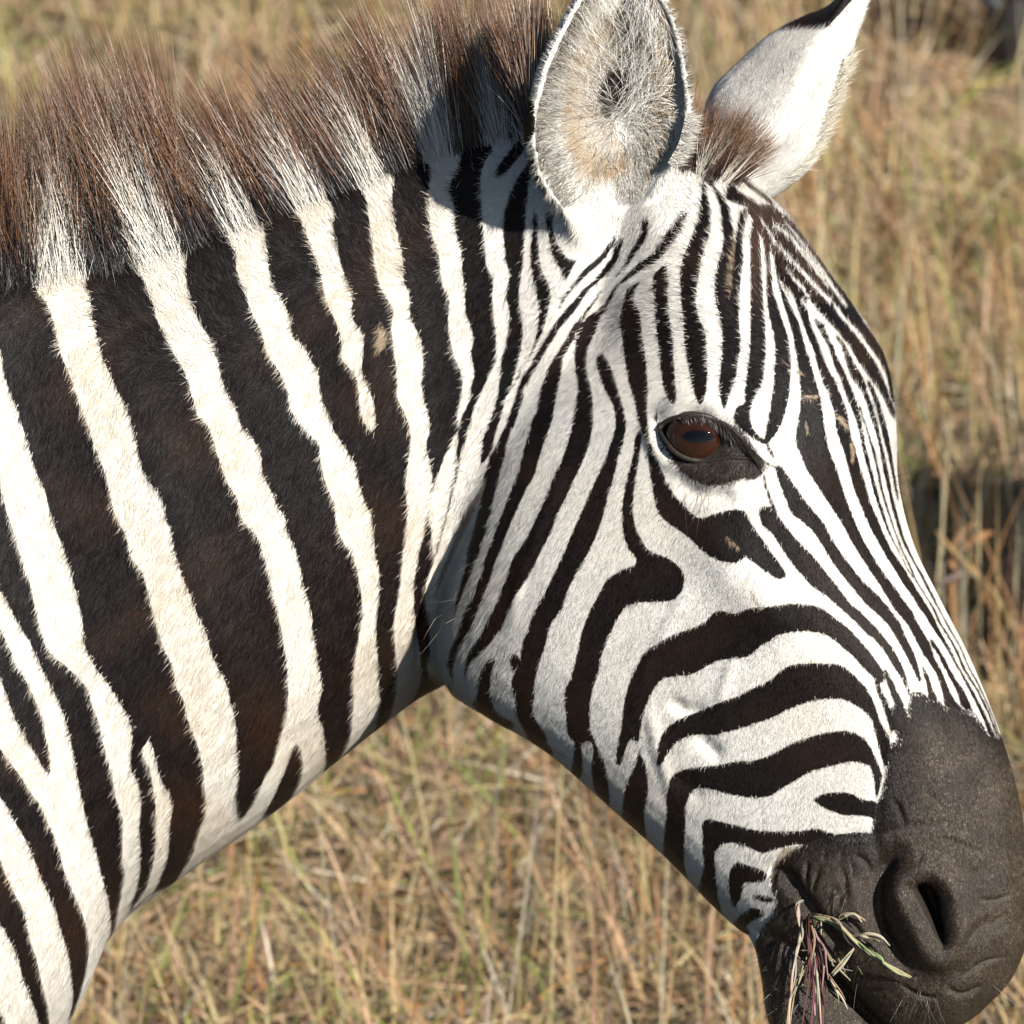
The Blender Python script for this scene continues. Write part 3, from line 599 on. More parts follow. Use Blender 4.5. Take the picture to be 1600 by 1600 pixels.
for sgn, dx in ((-1, 0.0), (1, .06)):
    y = sgn * .115
    tr.append(tube([(-.60 + dx, y * .9, .95), (-.57 + dx, y, .74), (-.555 + dx, y, .56), (-.55 + dx, y, .40), (-.55 + dx, y, .34), (-.55 + dx, y, .20), (-.545 + dx, y, .12), (-.53 + dx, y, .055)], [.13, .105, .062, .045, .042, .028, .034, .033]))
    tr.append(tube([(-1.50 - dx, y, 1.0), (-1.47 - dx, y * 1.1, .80), (-1.50 - dx, y * 1.1, .62), (-1.575 - dx, y * 1.1, .47), (-1.59 - dx, y * 1.1, .40), (-1.575 - dx, y * 1.1, .22), (-1.565 - dx, y * 1.1, .12), (-1.545 - dx, y * 1.1, .055)], [.19, .155, .085, .052, .043, .029, .036, .034]))
tr.append(tube([(-1.66, 0, 1.16), (-1.75, 0, 1.08), (-1.79, 0, .92), (-1.80, 0, .78)], [.032, .025, .02, .016], 10))
trunk_v, trunk_f = join(tr)
trunk_me = remesh(trunk_v, trunk_f, .014); tco = relax(trunk_me, 6)
tf = np.array([tuple(p.vertices) for p in trunk_me.polygons if len(p.vertices) == 4], np.int32)

ORIGIN = np.array([-1.0, 0.0, 0.0])
core_world = uvw(co_uvw)
ncore = len(core_world)
cq = np.array([p for p in core_poly if len(p) == 4], np.int32); ct = np.array([p for p in core_poly if len(p) == 3], np.int32).reshape(-1, 3)
all_v = np.concatenate([core_world, tco]) - ORIGIN
fl = [np.concatenate([cq, tf + ncore])]
if len(ct): fl.append(ct)
zebra_me = mesh_arrays('zebra_body', all_v, fl)
# hair colour fields at every vertex
vp = to_px(co_uvw)
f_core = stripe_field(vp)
def trunk_stripes(wt): return np.sin((wt[:, 0] * .9 + np.where(wt[:, 2] < .75, (wt[:, 2] - .75) * 3, (wt[:, 2] - 1) * .35)) * 46 + np.sin(wt[:, 2] * 9) * .5) * 9
off = vp[:, 0] < -130
f_core[off] = trunk_stripes(core_world)[off]
inear = (vp[:, 1] < 330) & (vp[:, 0] > 836) & (co_uvw[:, 2] > .062) & (vp[:, 0] < 1080)
infar = (vp[:, 0] > 1100) & (co_uvw[:, 2] < .0) & (vp[:, 1] < 305) & ((vp[:, 0] - 1095) * .62 + 10 > (vp[:, 1] - 290) * -0.0)
f_core[inear] = -CLAMP
def over_line(x, y, x0, y0, x1, y1): return (x - x0) * (y1 - y0) - (y - y0) * (x1 - x0)
infar &= over_line(vp[:, 0], vp[:, 1], 1140, 250, 1230, 330) > 0
f_core[infar] = -CLAMP
# black edge of the near ear's rim and black tips
rimL = catmull(np.array(ear_left[2:], float), 6); rimR = catmull(np.array(ear_right[5:], float), 6)
def dist_poly(q, line):
    d2 = np.full(len(q), 1e12)
    for a, b in zip(line[:-1], line[1:]):
        e = b - a; r = q - a; t = np.clip((r @ e) / (e @ e), 0, 1); d2 = np.minimum(d2, ((r - t[:, None] * e) ** 2).sum(1))
    return np.sqrt(d2)
earc = np.array([955., 180.]); rad_ = vp - earc; rad_ /= np.linalg.norm(rad_, axis=1)[:, None] + 1e-9
outw = no_uvw[:, 0] * rad_[:, 0] - no_uvw[:, 1] * rad_[:, 1]
bp = inear & (outw > .35) & (vp[:, 1] < 300)
f_core[bp] = np.maximum(f_core[bp], 12 - np.minimum(dist_poly(vp[bp], rimL), dist_poly(vp[bp], rimR)))
tipd = (1288 - vp[:, 0]) * 0 + np.where(infar, (38 - vp[:, 1]) * .6 - np.maximum(0, (vp[:, 0] - (1318 - (vp[:, 1]) * .62)) * 2.0), -CLAMP)
f_core = np.where(infar, np.maximum(f_core, np.clip(tipd, -CLAMP, CLAMP)), f_core)
skin_core = np.maximum(poly_sd(vp, MUZZLE), np.where(no_uvw[:, 2] > -.2, poly_sd(vp, EYEDARK), -CLAMP))
tan_core = tan_field(vp)
wt = tco
f_tr = trunk_stripes(wt)
f_tr = np.where(wt[:, 2] < .06, CLAMP, f_tr)
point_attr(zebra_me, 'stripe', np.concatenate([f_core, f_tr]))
point_attr(zebra_me, 'skin', np.concatenate([skin_core, np.where(wt[:, 2] < .058, 10., -CLAMP)]))
deep_core = np.maximum(poly_sd(vp, MUZZLE, 110.0), 0) / 110.0
deep_core = np.where(poly_sd(vp, EYEDARK) > 0, .35, deep_core)
point_attr(zebra_me, 'deep', np.concatenate([deep_core, np.ones(len(wt)) * .4]))
point_attr(zebra_me, 'dust', np.concatenate([tan_core, np.full(len(wt), -CLAMP)]))
# inside of the near ear: darker towards the canal
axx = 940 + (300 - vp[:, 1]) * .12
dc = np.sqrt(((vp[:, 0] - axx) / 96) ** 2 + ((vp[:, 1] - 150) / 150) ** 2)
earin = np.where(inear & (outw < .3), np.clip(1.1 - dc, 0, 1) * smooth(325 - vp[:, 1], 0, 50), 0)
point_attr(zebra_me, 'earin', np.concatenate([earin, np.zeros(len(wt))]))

def hide_material():
    m, nt, b = new_mat('zebra_hide')
    tc = node(nt, 'ShaderNodeTexCoord'); obj = tc.outputs['Object']
    n1 = noise(nt, 420, 3, .6, obj); n2 = noise(nt, 9, 3, .5, obj); n3 = noise(nt, 60, 4, .6, obj); n4 = noise(nt, 1400, 2, .5, obj)
    st = math_n(nt, 'ADD', attr(nt, 'stripe').outputs['Fac'], math_n(nt, 'MULTIPLY', math_n(nt, 'SUBTRACT', n1, .5), 5.0))
    blackf = maprange(nt, st, -1.2, 1.2)
    white = mix_c(nt, maprange(nt, n2, .35, .7), (.86, .82, .75), (.80, .72, .60))
    white = mix_c(nt, maprange(nt, n3, .55, .8, 0, .35), white, (.60, .50, .38))
    black = mix_c(nt, maprange(nt, n2, .45, .68), (.006, .0048, .0047), (.016, .009, .006))
    c = mix_c(nt, blackf, white, black)
    du = math_n(nt, 'ADD', attr(nt, 'dust').outputs['Fac'], math_n(nt, 'MULTIPLY', math_n(nt, 'SUBTRACT', n1, .5), 6.0))
    c = mix_c(nt, maprange(nt, du, -1, 2, 0, .85), c, (.34, .25, .16))
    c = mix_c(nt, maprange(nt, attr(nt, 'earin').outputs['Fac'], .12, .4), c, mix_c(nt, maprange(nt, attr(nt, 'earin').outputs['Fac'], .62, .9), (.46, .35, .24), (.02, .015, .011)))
    sk = math_n(nt, 'ADD', attr(nt, 'skin').outputs['Fac'], math_n(nt, 'MULTIPLY', math_n(nt, 'SUBTRACT', n1, .5), 10.0))
    n5 = noise(nt, 900, 4, .7, obj); n6 = noise(nt, 18, 3, .55, obj)
    skc = mix_c(nt, maprange(nt, n6, .35, .68), (.022, .0165, .0125), (.080, .059, .040))
    skc = mix_c(nt, maprange(nt, n5, .38, .62, 0, .75), skc, (.013, .010, .008))
    skc = mix_c(nt, maprange(nt, n3, .62, .78, 0, .5), skc, (.15, .12, .09))
    skc = mix_c(nt, maprange(nt, attr(nt, 'deep').outputs['Fac'], .0, .5, 0, 1), (.012, .0085, .0068), skc)
    skf = maprange(nt, sk, -1.5, 1.5)
    c = mix_c(nt, skf, c, skc)
    nt.links.new(c, b.inputs['Base Color'])
    b.inputs['Roughness'].default_value = .58
    nt.links.new(maprange(nt, skf, 0, 1, .62, .38), b.inputs['Roughness'])
    nt.links.new(maprange(nt, skf, 0, 1, .22, .4), b.inputs['Specular IOR Level'])
    bp_ = node(nt, 'ShaderNodeBump', ins={'Strength': .45, 'Distance': .0013})
    nt.links.new(math_n(nt, 'ADD', math_n(nt, 'MULTIPLY', n4, .6), math_n(nt, 'MULTIPLY', math_n(nt, 'ADD', math_n(nt, 'MULTIPLY', n5, 2.2), math_n(nt, 'MULTIPLY', n3, 2.5)), math_n(nt, 'ADD', skf, .12))), bp_.inputs['Height']); nt.links.new(bp_.outputs[0], b.inputs['Normal'])
    return m
HIDE = hide_material()
def hair_material(name, rough=.5, spec=.35, use_n=True):
    m, nt, b = new_mat(name)
    nt.links.new(attr(nt, 'col').outputs['Color'], b.inputs['Base Color'])
    b.inputs['Roughness'].default_value = rough; b.inputs['Specular IOR Level'].default_value = spec
    if use_n:
        vt = node(nt, 'ShaderNodeVectorTransform', vector_type='NORMAL', convert_from='OBJECT', convert_to='WORLD')
        nt.links.new(attr(nt, 'nrm').outputs['Vector'], vt.inputs[0]); nt.links.new(vt.outputs[0], b.inputs['Normal'])
    return m
HAIR = hair_material('coat_hair', .46, .13); MANE_M = hair_material('mane_hair', .42, .45, False)

zebra = bpy.data.objects.new('zebra', None); COL.objects.link(zebra); zebra.location = ORIGIN
zebra.empty_display_size = .3
tag(zebra, 'zebra in profile with brown-tipped mane, chewing a tuft of dry grass', 'zebra', 'zebras on the grassland')
body = add_obj('body', zebra_me, HIDE, zebra)

# ---------------------------------------------------------------- eye
def ellipsoid(c, r, nu=36, nv=24):
    th = np.linspace(0, math.pi, nv); ph = np.linspace(0, 2 * math.pi, nu, endpoint=False)
    v = np.array([[math.sin(t) * math.cos(p), math.sin(t) * math.sin(p), math.cos(t)] for t in th for p in ph]) * r + c
    i, j = np.meshgrid(np.arange(nv - 1), np.arange(nu), indexing='ij')
    q = np.stack([i * nu + j, (i + 1) * nu + j, (i + 1) * nu + (j + 1) % nu, i * nu + (j + 1) % nu], -1).reshape(-1, 4)
    return v, q
def eye_material():
    m, nt, b = new_mat('eye_surface')
    r = attr(nt, 'iris').outputs['Vector']
    sx = node(nt, 'ShaderNodeSeparateXYZ'); nt.links.new(r, sx.inputs[0])
    x, y = sx.outputs[0], sx.outputs[1]
    rad = math_n(nt, 'SQRT', math_n(nt, 'ADD', math_n(nt, 'POWER', x, 2), math_n(nt, 'POWER', y, 2)))
    pr = math_n(nt, 'SQRT', math_n(nt, 'ADD', math_n(nt, 'POWER', math_n(nt, 'DIVIDE', x, .52), 2), math_n(nt, 'POWER', math_n(nt, 'DIVIDE', math_n(nt, 'ADD', y, -.02), .22), 2)))
    n = noise(nt, 7, 3, .6, r)
    iris = mix_c(nt, maprange(nt, math_n(nt, 'ADD', rad, math_n(nt, 'MULTIPLY', n, .3)), .3, 1.05), (.022, .0072, .0045), (.050, .0160, .0065))
    ang_ = math_n(nt, 'ARCTAN2', y, x); cmb = node(nt, 'ShaderNodeCombineXYZ'); nt.links.new(math_n(nt, 'MULTIPLY', ang_, 6.0), cmb.inputs[0]); nt.links.new(rad, cmb.inputs[1])
    iris = mix_c(nt, maprange(nt, noise(nt, 4, 3, .6, cmb.outputs[0]), .4, .65, 0, .7), iris, (.015, .006, .004))
    iris = mix_c(nt, maprange(nt, rad, .82, .98), iris, (.006, .004, .004))
    c = mix_c(nt, maprange(nt, pr, .85, 1.15), (.003, .003, .004), iris)
    nt.links.new(c, b.inputs['Base Color'])
    b.inputs['Roughness'].default_value = .7; b.inputs['Specular IOR Level'].default_value = 0.0; b.inputs['Coat Weight'].default_value = 1.0; b.inputs['Coat Roughness'].default_value = .02; b.inputs['Coat IOR'].default_value = 1.38
    return m
def skin_material(name, ca, cb, rough=.45):
    m, nt, b = new_mat(name)
    tc = node(nt, 'ShaderNodeTexCoord').outputs['Object']
    nt.links.new(mix_c(nt, noise(nt, 260, 3, .6, tc), ca, cb), b.inputs['Base Color'])
    b.inputs['Roughness'].default_value = rough
    bp_ = node(nt, 'ShaderNodeBump', ins={'Strength': .4, 'Distance': .001}); nt.links.new(noise(nt, 500, 2, .5, tc), bp_.inputs['Height']); nt.links.new(bp_.outputs[0], b.inputs['Normal'])
    return m
EYE_M = eye_material(); LID_M = skin_material('eyelid_skin', (.010, .008, .007), (.034, .025, .017), .55)
ehit, _ = surf(1088, 745); ehit2, _ = surf(1085, 640)
ew = (ehit.z + ehit2.z) / 2
ER = .0215
ec = np.append(P(1087, 685)[:2] / SIDE, ew - .0160)
def build_eye(c, side, name):
    v, q = ellipsoid(c, np.array([ER, ER * .92, ER]))
    me = mesh_arrays(name, uvw(v) - ORIGIN, q)
    loc = (v - c) / (ER * .88); point_attr(me, 'iris', np.stack([loc[:, 0], loc[:, 1], loc[:, 2] * 0 + 0], 1))
    return add_obj(name, me, EYE_M, zebra)
eye = build_eye(ec, 1, 'eyeball')
def sweep(path, radii, n=10, name='tube', mat=None, parent=None, flat=1.0):
    path = np.array(path, float); rad = np.array(radii, float)
    pr = catmull(np.concatenate([path, rad[:, None]], 1), 5); path, rad = pr[:, :3], pr[:, 3]
    tan = np.gradient(path, axis=0); tan /= np.linalg.norm(tan, axis=1)[:, None]
    rings = []; ph = np.linspace(0, 2 * math.pi, n, endpoint=False)
    for p, t, r in zip(path, tan, rad):
        a = np.cross(t, [0, 0, 1.]); a /= np.linalg.norm(a); b = np.cross(a, t)
        rings.append(p + np.cos(ph)[:, None] * a * r + np.sin(ph)[:, None] * b * r * flat)
    rings = np.array(rings); m = len(rings)
    v = np.concatenate([rings.reshape(-1, 3), path[:1], path[-1:]])
    i, j = np.meshgrid(np.arange(m - 1), np.arange(n), indexing='ij')
    q = np.stack([i * n + j, i * n + (j + 1) % n, (i + 1) * n + (j + 1) % n, (i + 1) * n + j], -1).reshape(-1, 4); jj = np.arange(n)
    c = np.concatenate([np.stack([np.full(n, m * n), (jj + 1) % n, jj], 1), np.stack([np.full(n, m * n + 1), (m - 1) * n + jj, (m - 1) * n + (jj + 1) % n], 1)])
    return v, [q, c]
def on_eye(x, y, lift):
    p = P(x, y)[:2] / SIDE; d = (p - ec[:2]) / np.array([ER, ER * .92]); r2 = d @ d
    z = math.sqrt(max(0.02, 1 - r2)) * ER
    return np.array([p[0], p[1], ec[2] + z + lift])
lid_u = [(1026, 672, 1.8), (1036, 663, 2.6), (1050, 656, 2.4), (1070, 652, 2.5), (1092, 651, 2.5), (1113, 657, 2.5), (1132, 667, 2.5), (1148, 682, 2.8), (1160, 700, 2.4), (1168, 714, 1.6)]
lid_l = [(1028, 674, 1.4), (1040, 693, 1.8), (1053, 708, 2.0), (1072, 718, 2.2), (1094, 721, 2.2), (1116, 719, 2.1), (1136, 716, 2.0), (1154, 717, 1.9), (1168, 718, 1.5)]
for nm, lid in (('upper_eyelid', lid_u), ('lower_eyelid', lid_l)):
    path = [on_eye(x, y, .0008) for x, y, r in lid]
    # outside the ball the lid runs on the face
    for i, (x, y, r) in enumerate(lid):
        h, _ = surf(x, y)
        if h is not None: path[i][2] = max(path[i][2], h.z - .0005)
    v, f = sweep(path, [r * .00078 for _, _, r in lid], 12)
    add_obj(nm, mesh_arrays(nm, uvw(v) - ORIGIN, f), LID_M, zebra)

# ---------------------------------------------------------------- ribbons of hair
def strands(root, dirs, length, width, bend, segs, side=None):
    """root (n,3), dirs (n,3) unit, length (n,), width (n,), bend (n,3): offset of the tip; flat tapering ribbons"""
    n = len(root); t = np.linspace(0, 1, segs + 1)
    cen = root[:, None] + dirs[:, None] * (length[:, None] * t)[..., None] + bend[:, None] * (t ** 2)[None, :, None]
    if side is None:
        side = np.cross(dirs, rng.normal(size=(n, 3)) * .4 + np.array([0, 0, 1.]))
    side /= np.linalg.norm(side, axis=1)[:, None] + 1e-9
    wd = (width[:, None] * (1 - t[:-1] ** 1.5 * .75))[..., None] * side[:, None]
    a = cen[:, :-1] - wd / 2; b = cen[:, :-1] + wd / 2
    v = np.concatenate([np.stack([a, b], 2).reshape(n, -1, 3), cen[:, -1:]], 1)
    per = 2 * segs + 1; o = np.arange(n)[:, None] * per
    tris = []
    for s in range(segs - 1):
        k = 2 * s; tris.append(o + np.array([[k, k + 1, k + 3]])); tris.append(o + np.array([[k, k + 3, k + 2]]))
    k = 2 * (segs - 1); tris.append(o + np.array([[k, k + 1, k + 2]]))
    tt = np.concatenate([np.repeat(t[:-1], 2), [1.0]])
    return v.reshape(-1, 3), np.concatenate(tris), tt, per
def rgba(c): return np.concatenate([c, np.ones((len(c), 1))], 1)

# coat: short hair on the head and neck that the picture shows
tri_me = body_me; tri_me.calc_loop_triangles()
lt = np.empty(len(tri_me.loop_triangles) * 3, np.int32); tri_me.loop_triangles.foreach_get('vertices', lt); lt = lt.reshape(-1, 3)
A, B, Cc = co_uvw[lt[:, 0]], co_uvw[lt[:, 1]], co_uvw[lt[:, 2]]
cr = np.cross(B - A, Cc - A); area = np.linalg.norm(cr, axis=1) / 2; fnz = cr[:, 2] / (2 * area + 1e-15)
cpx = to_px((A + B + Cc) / 3)
wgt = area * (1 + 1.2 * (cpx[:, 0] > 1370) * (cpx[:, 1] > 1090)) * np.where((fnz > -.45) & (cpx[:, 0] > -150) & (cpx[:, 1] < 1720), 1, 0.0)
NH = 640000
pick = rng.choice(len(lt), NH, p=wgt / wgt.sum())
r1, r2 = np.sqrt(rng.random(NH)), rng.random(NH)
bw = np.stack([1 - r1, r1 * (1 - r2), r1 * r2], 1)
hr = A[pick] * bw[:, :1] + B[pick] * bw[:, 1:2] + Cc[pick] * bw[:, 2:]
nv_ = no_uvw[lt[pick]]; hn = (nv_ * bw[:, :, None]).sum(1); hn /= np.linalg.norm(hn, axis=1)[:, None] + 1e-9
hp = to_px(hr)
FLOW = np.array([  # x, y, direction on the side plane (right, up), length mm, lift
    (100, 700, -.35, -.94, 8, .22), (300, 1100, -.5, -.85, 8, .2), (500, 600, -.45, -.9, 7, .22), (600, 1000, -.4, -.9, 7, .22), (300, 430, -.3, .6, 9, .3), (600, 330, -.35, .7, 9, .3),
    (780, 450, -.5, -.8, 6, .22), (720, 800, -.6, -.75, 8, .25), (690, 1000, -.6, -.8, 9, .3), (850, 800, -.5, -.85, 4.5, .13), (900, 1050, -.4, -.9, 4.5, .13), (1000, 1250, -.4, -.9, 4.5, .14),
    (900, 430, -.7, -.5, 6, .25), (1050, 480, -.85, .1, 5.5, .32), (1130, 350, -.5, .7, 7, .4), (1230, 380, .25, .95, 8, .5), (1300, 470, .4, .85, 6, .45), (1200, 520, -.6, .4, 4.5, .3),
    (1340, 600, .2, .5, 6, .35), (1010, 620, -.7, -.6, 4.5, .2), (1250, 700, -.2, -.9, 3.5, .18), (1150, 850, -.2, -.95, 3.5, .16), (1330, 850, .2, -.95, 3, .15), (1200, 1100, -.1, -1, 3.2, .16),
    (1100, 1300, -.2, -.95, 4, .18), (1420, 1000, .35, -.9, 2.6, .15), (1450, 1250, .2, -.95, 1.8, .15), (1300, 1420, -.2, -.95, 2, .15), (1250, 1560, -.3, -.9, 2.2, .2), (1170, 1400, -.4, -.9, 5, .25),
    (1480, 1450, .1, -.95, 1.5, .15), (950, 330, -.2, -.95, 8, .25), (880, 150, -.5, .3, 5, .4), (1050, 150, .6, .3, 6, .4), (1250, 200, .5, .6, 7, .3), (1300, 100, .75, .5, 7, .35), (1000, 290, .1, -.9, 9, .3)], float)
acc = np.zeros((NH, 4)); ws = np.zeros(NH)
for x, y, du, dv, ln, lf in FLOW:
    w = 1.0 / ((((hp[:, 0] - x) ** 2 + (hp[:, 1] - y) ** 2) / 3600.) ** 1.6 + .15)
    acc += w[:, None] * np.array([du, dv, ln, lf]); ws += w
acc /= ws[:, None]
fd = np.stack([acc[:, 0], acc[:, 1], np.zeros(NH)], 1) + rng.normal(size=(NH, 3)) * .20
# clumps share a sway
fd[:, 0] += .25 * np.sin(hp[:, 0] * .11 + np.sin(hp[:, 1] * .07) * 2); fd[:, 1] += .2 * np.sin(hp[:, 1] * .09 + hp[:, 0] * .04)
fd -= hn * (fd * hn).sum(1)[:, None]; fd /= np.linalg.norm(fd, axis=1)[:, None] + 1e-9
lift = np.clip(acc[:, 3] * .85 + np.clip((5.0 - acc[:, 2]) * .035, 0, .12) + rng.normal(size=NH) * .07, .10, .9)
hd = fd * np.cos(lift)[:, None] + hn * np.sin(lift)[:, None]
hl = acc[:, 2] * .001 * rng.uniform(.6, 1.15, NH)
hsk = np.maximum(poly_sd(hp, MUZZLE), poly_sd(hp, EYEDARK))
hmid = hr + hd * (hl * rng.uniform(.0, .72, NH))[:, None]
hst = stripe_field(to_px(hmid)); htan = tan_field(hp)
hst += rng.normal(size=NH) * 1.3
e_in = (hp[:, 1] < 335) & (hp[:, 0] > 836) & (hr[:, 2] > .062) & (hp[:, 0] < 1080)
e_far = (hp[:, 0] > 1100) & (hr[:, 2] < 0) & (hp[:, 1] < 305) & (over_line(hp[:, 0], hp[:, 1], 1140, 250, 1230, 330) > 0)
hst = np.where(e_in | e_far, -CLAMP, hst)
td = np.where(e_far, (38 - hp[:, 1]) * .6 - np.maximum(0, (hp[:, 0] - (1318 - hp[:, 1] * .62)) * 2.0), -CLAMP)
hst = np.where(e_far, np.maximum(hst, td), hst)
deye = np.sqrt(((hp[:, 0] - 1090) / 46) ** 2 + ((hp[:, 1] - 684) / 36) ** 2)
keep = (deye > 1.0) & (poly_sd(hp, NOSTRIL) < -2) & (hp[:, 0] > -140)
hrad = hp - earc; hrad /= np.linalg.norm(hrad, axis=1)[:, None] + 1e-9; hout = hn[:, 0] * hrad[:, 0] - hn[:, 1] * hrad[:, 1]
hdc = np.sqrt(((hp[:, 0] - 940 - (300 - hp[:, 1]) * .12) / 96) ** 2 + ((hp[:, 1] - 150) / 150) ** 2)
bowl = e_in & (hout < .3) & (hdc < .24) & (hp[:, 1] < 300)
keep &= ~bowl
rimb = e_in & (hout > .35) & (hp[:, 1] < 300)
hst = np.where(rimb, 12 - np.minimum(dist_poly(hp, rimL), dist_poly(hp, rimR)), hst)
u = rng.random(NH)
lowf = .5 + .5 * np.sin(hp[:, 0] * .021 + np.sin(hp[:, 1] * .013) * 2.1) * np.sin(hp[:, 1] * .017 + hp[:, 0] * .006)
headness = smooth(hp[:, 0], 650, 850)
wcol = (np.array([.86, .79, .68]) * (1 - headness)[:, None] + np.array([.87, .825, .75]) * headness[:, None]) * (.93 + .11 * u)[:, None]
wcol = wcol * (1 - .16 * lowf * (1 - .5 * headness))[:, None] ** np.array([.5, 1.0, 1.7])
bcol = np.array([.0068, .0046, .0043]) * (.4 + 1.2 * u)[:, None]
brown = smooth(lowf + rng.normal(size=NH) * .1, .55, 1.0) * .8
for bx_, by_, br_ in ((420, 1130, 75), (830, 1080, 80), (300, 690, 40), (905, 1120, 60), (1270, 1190, 60), (130, 1450, 90), (790, 960, 60), (300, 1260, 60)): brown = np.maximum(brown, .9 * np.exp(-((hp[:, 0] - bx_) ** 2 + (hp[:, 1] - by_) ** 2) / br_ ** 2))
bcol = bcol * (1 - brown)[:, None] + np.array([.034, .0155, .0085]) * (.4 + 1.2 * u)[:, None] * brown[:, None]
crown = (hp[:, 0] > 1165) & (hp[:, 1] < 480) & (hp[:, 0] < 1350) & ((hp[:, 1] - 300) > (hp[:, 0] - 1200) * .6)
crown &= rng.random(NH) < smooth(500 - hp[:, 1] + 40 * np.sin(hp[:, 0] * .06), 0, 110)
bcol = np.where(crown[:, None], np.array([.075, .042, .028]) * (.3 + 1.3 * u)[:, None], bcol)
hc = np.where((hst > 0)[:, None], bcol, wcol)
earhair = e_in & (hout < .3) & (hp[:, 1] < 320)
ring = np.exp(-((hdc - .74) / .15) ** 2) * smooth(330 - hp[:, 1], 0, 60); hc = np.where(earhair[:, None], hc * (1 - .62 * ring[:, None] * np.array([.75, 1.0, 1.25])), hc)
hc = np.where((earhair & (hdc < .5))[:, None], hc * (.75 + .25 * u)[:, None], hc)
hc = np.where(((htan + rng.normal(size=NH)) > 0)[:, None], np.array([.36, .27, .18]) * (.6 + .7 * u)[:, None], hc)
mot = .5 + .5 * np.sin(hp[:, 0] * .045 + 1.7 * np.sin(hp[:, 1] * .031)) * np.sin(hp[:, 1] * .038 + 1.3 * np.sin(hp[:, 0] * .027 + 1))
mdeep = np.clip(poly_sd(hp, MUZZLE, 60.0), 0, 60) / 60.0; mdeep = np.where(poly_sd(hp, EYEDARK) > 0, .4, mdeep)
scol = (np.array([.011, .0078, .0062]) * (1 - mdeep[:, None]) + np.array([.088, .066, .047]) * mdeep[:, None]) * ((.25 + 1.9 * u ** 2.2) * (.55 + .9 * mot))[:, None]
hc = np.where((hsk + rng.normal(size=NH) * 3.2 > 0)[:, None], scol, hc)
hl = np.where(hsk > 0, hl * 1.15, hl)
tabn = rng.random((700, 700)); tabc = rng.random((300, 300))
ci_ = np.clip(((hp + rng.normal(size=hp.shape) * .9 + 300) / 3.4).astype(int), 0, 699); sp_ = tabn[ci_[:, 0], ci_[:, 1]]
cj_ = np.clip(((hp + rng.normal(size=hp.shape) * 3 + 300) / 9.0).astype(int), 0, 299); sq_ = tabc[cj_[:, 0], cj_[:, 1]]
hc = hc * np.where(hsk > 0, .45 + 1.15 * sp_ ** 1.4, np.where(hst > 0, .7 + .6 * sq_, .93 + .08 * sq_ + .05 * sp_))[:, None]
ix = np.where(keep)[0]
side = np.cross(hd[ix], hn[ix])
hv, ht, tt, per = strands(hr[ix] - hn[ix] * np.minimum(.0003, hl[ix] * .02)[:, None], hd[ix], hl[ix], np.full(len(ix), .00031) * rng.uniform(.7, 1.3, len(ix)), -hn[ix] * (hl[ix] * np.sin(lift[ix]) * .35)[:, None], 1, side)
cm = mesh_arrays('coat_hair', uvw(hv) - ORIGIN, ht, False)
point_attr(cm, 'col', rgba(np.repeat(hc[ix], per, 0)))
hn_j = hn[ix] + .10 * rng.normal(size=(len(ix), 3)); hn_j /= np.linalg.norm(hn_j, axis=1)[:, None]
rotn = hn_j[:, :1] * AU + hn_j[:, 1:2] * AV + hn_j[:, 2:] * AW
point_attr(cm, 'nrm', np.repeat(rotn, per, 0))
coat = add_obj('coat_hair', cm, HAIR, zebra); tag(coat, kind='stuff')

# mane: upright bristles along the crest
NM = 36000
cx = rng.uniform(-330, 900, NM)
crest_x = np.array([-360, -150, 40, 180, 320, 450, 570, 690, 800, 900]); crest_y = np.array([372, 400, 400, 388, 350, 306, 264, 216, 186, 186])
jit = rng.normal(size=NM) * .32; NSH = 8000; jit[:NSH] = rng.uniform(.3, 2.3, NSH)
root_y = np.interp(cx, crest_x, crest_y) + 34 + jit * 40
top_x = np.array([-360, -100, 0, 60, 110, 150, 180, 215, 250, 290, 340, 400, 460, 500, 540, 570, 620, 690, 760, 830, 880, 950])
top_y = np.array([190, 200, 220, 205, 150, 100, 82, 112, 168, 186, 160, 126, 140, 112, 66, 42, 28, 14, 4, 12, 40, 60])
lean = np.interp(cx, [-300, 60, 150, 250, 400, 520, 620, 700, 800, 900], [.02, .06, .16, .36, .52, .60, .45, .26, .16, .10])
for _ in range(3):
    tipx = cx - lean * (root_y - np.interp(cx - lean * 180, top_x, top_y))
ty = np.interp(tipx, top_x, top_y)
full = (root_y - ty) * np.sqrt(1 + lean ** 2)
wave = 1 + .10 * np.sin(cx * .045 + 1.3 * np.sin(cx * .017)) + .06 * np.sin(cx * .19 + np.sin(cx * .07) * 2)
mlen = np.clip(full * rng.beta(2.6, 1.5, NM) * 1.22 * wave, 30, None)
mlen *= 1 + .13 * np.sin(np.round((cx + jit * 9) / 15.0) * 78.233)
mlen[:NSH] = rng.uniform(35, 110, NSH) * np.clip(1.3 - jit[:NSH] * .4, .35, 1); mlen *= K
mroot = np.stack([(cx - 800) * K, (800 - root_y) * K, np.zeros(NM)], 1) / SIDE
ww = np.empty(NM)
for i in range(NM):
    h = BVH.ray_cast(Vector((mroot[i, 0], mroot[i, 1], .5)), Vector((0, 0, -1)))
    ww[i] = h[0].z if h[0] is not None else .02
farside = rng.random(NM) < .45; farside[:NSH] = False
mroot[:, 2] = ww - .004 - farside * rng.uniform(.0, .03, NM)
mroot[:, 1] += farside * .006
md_ = np.stack([-lean + rng.normal(size=NM) * .085, np.ones(NM), -.10 + .14 * rng.normal(size=NM) + .10 * (~farside)], 1)
clump = .10 * np.sin(cx * .09 + 1.7 * np.sin(cx * .031)) + .05 * np.sin(cx * .31 + 2 * np.sin(cx * .13)) ; md_[:, 0] += clump
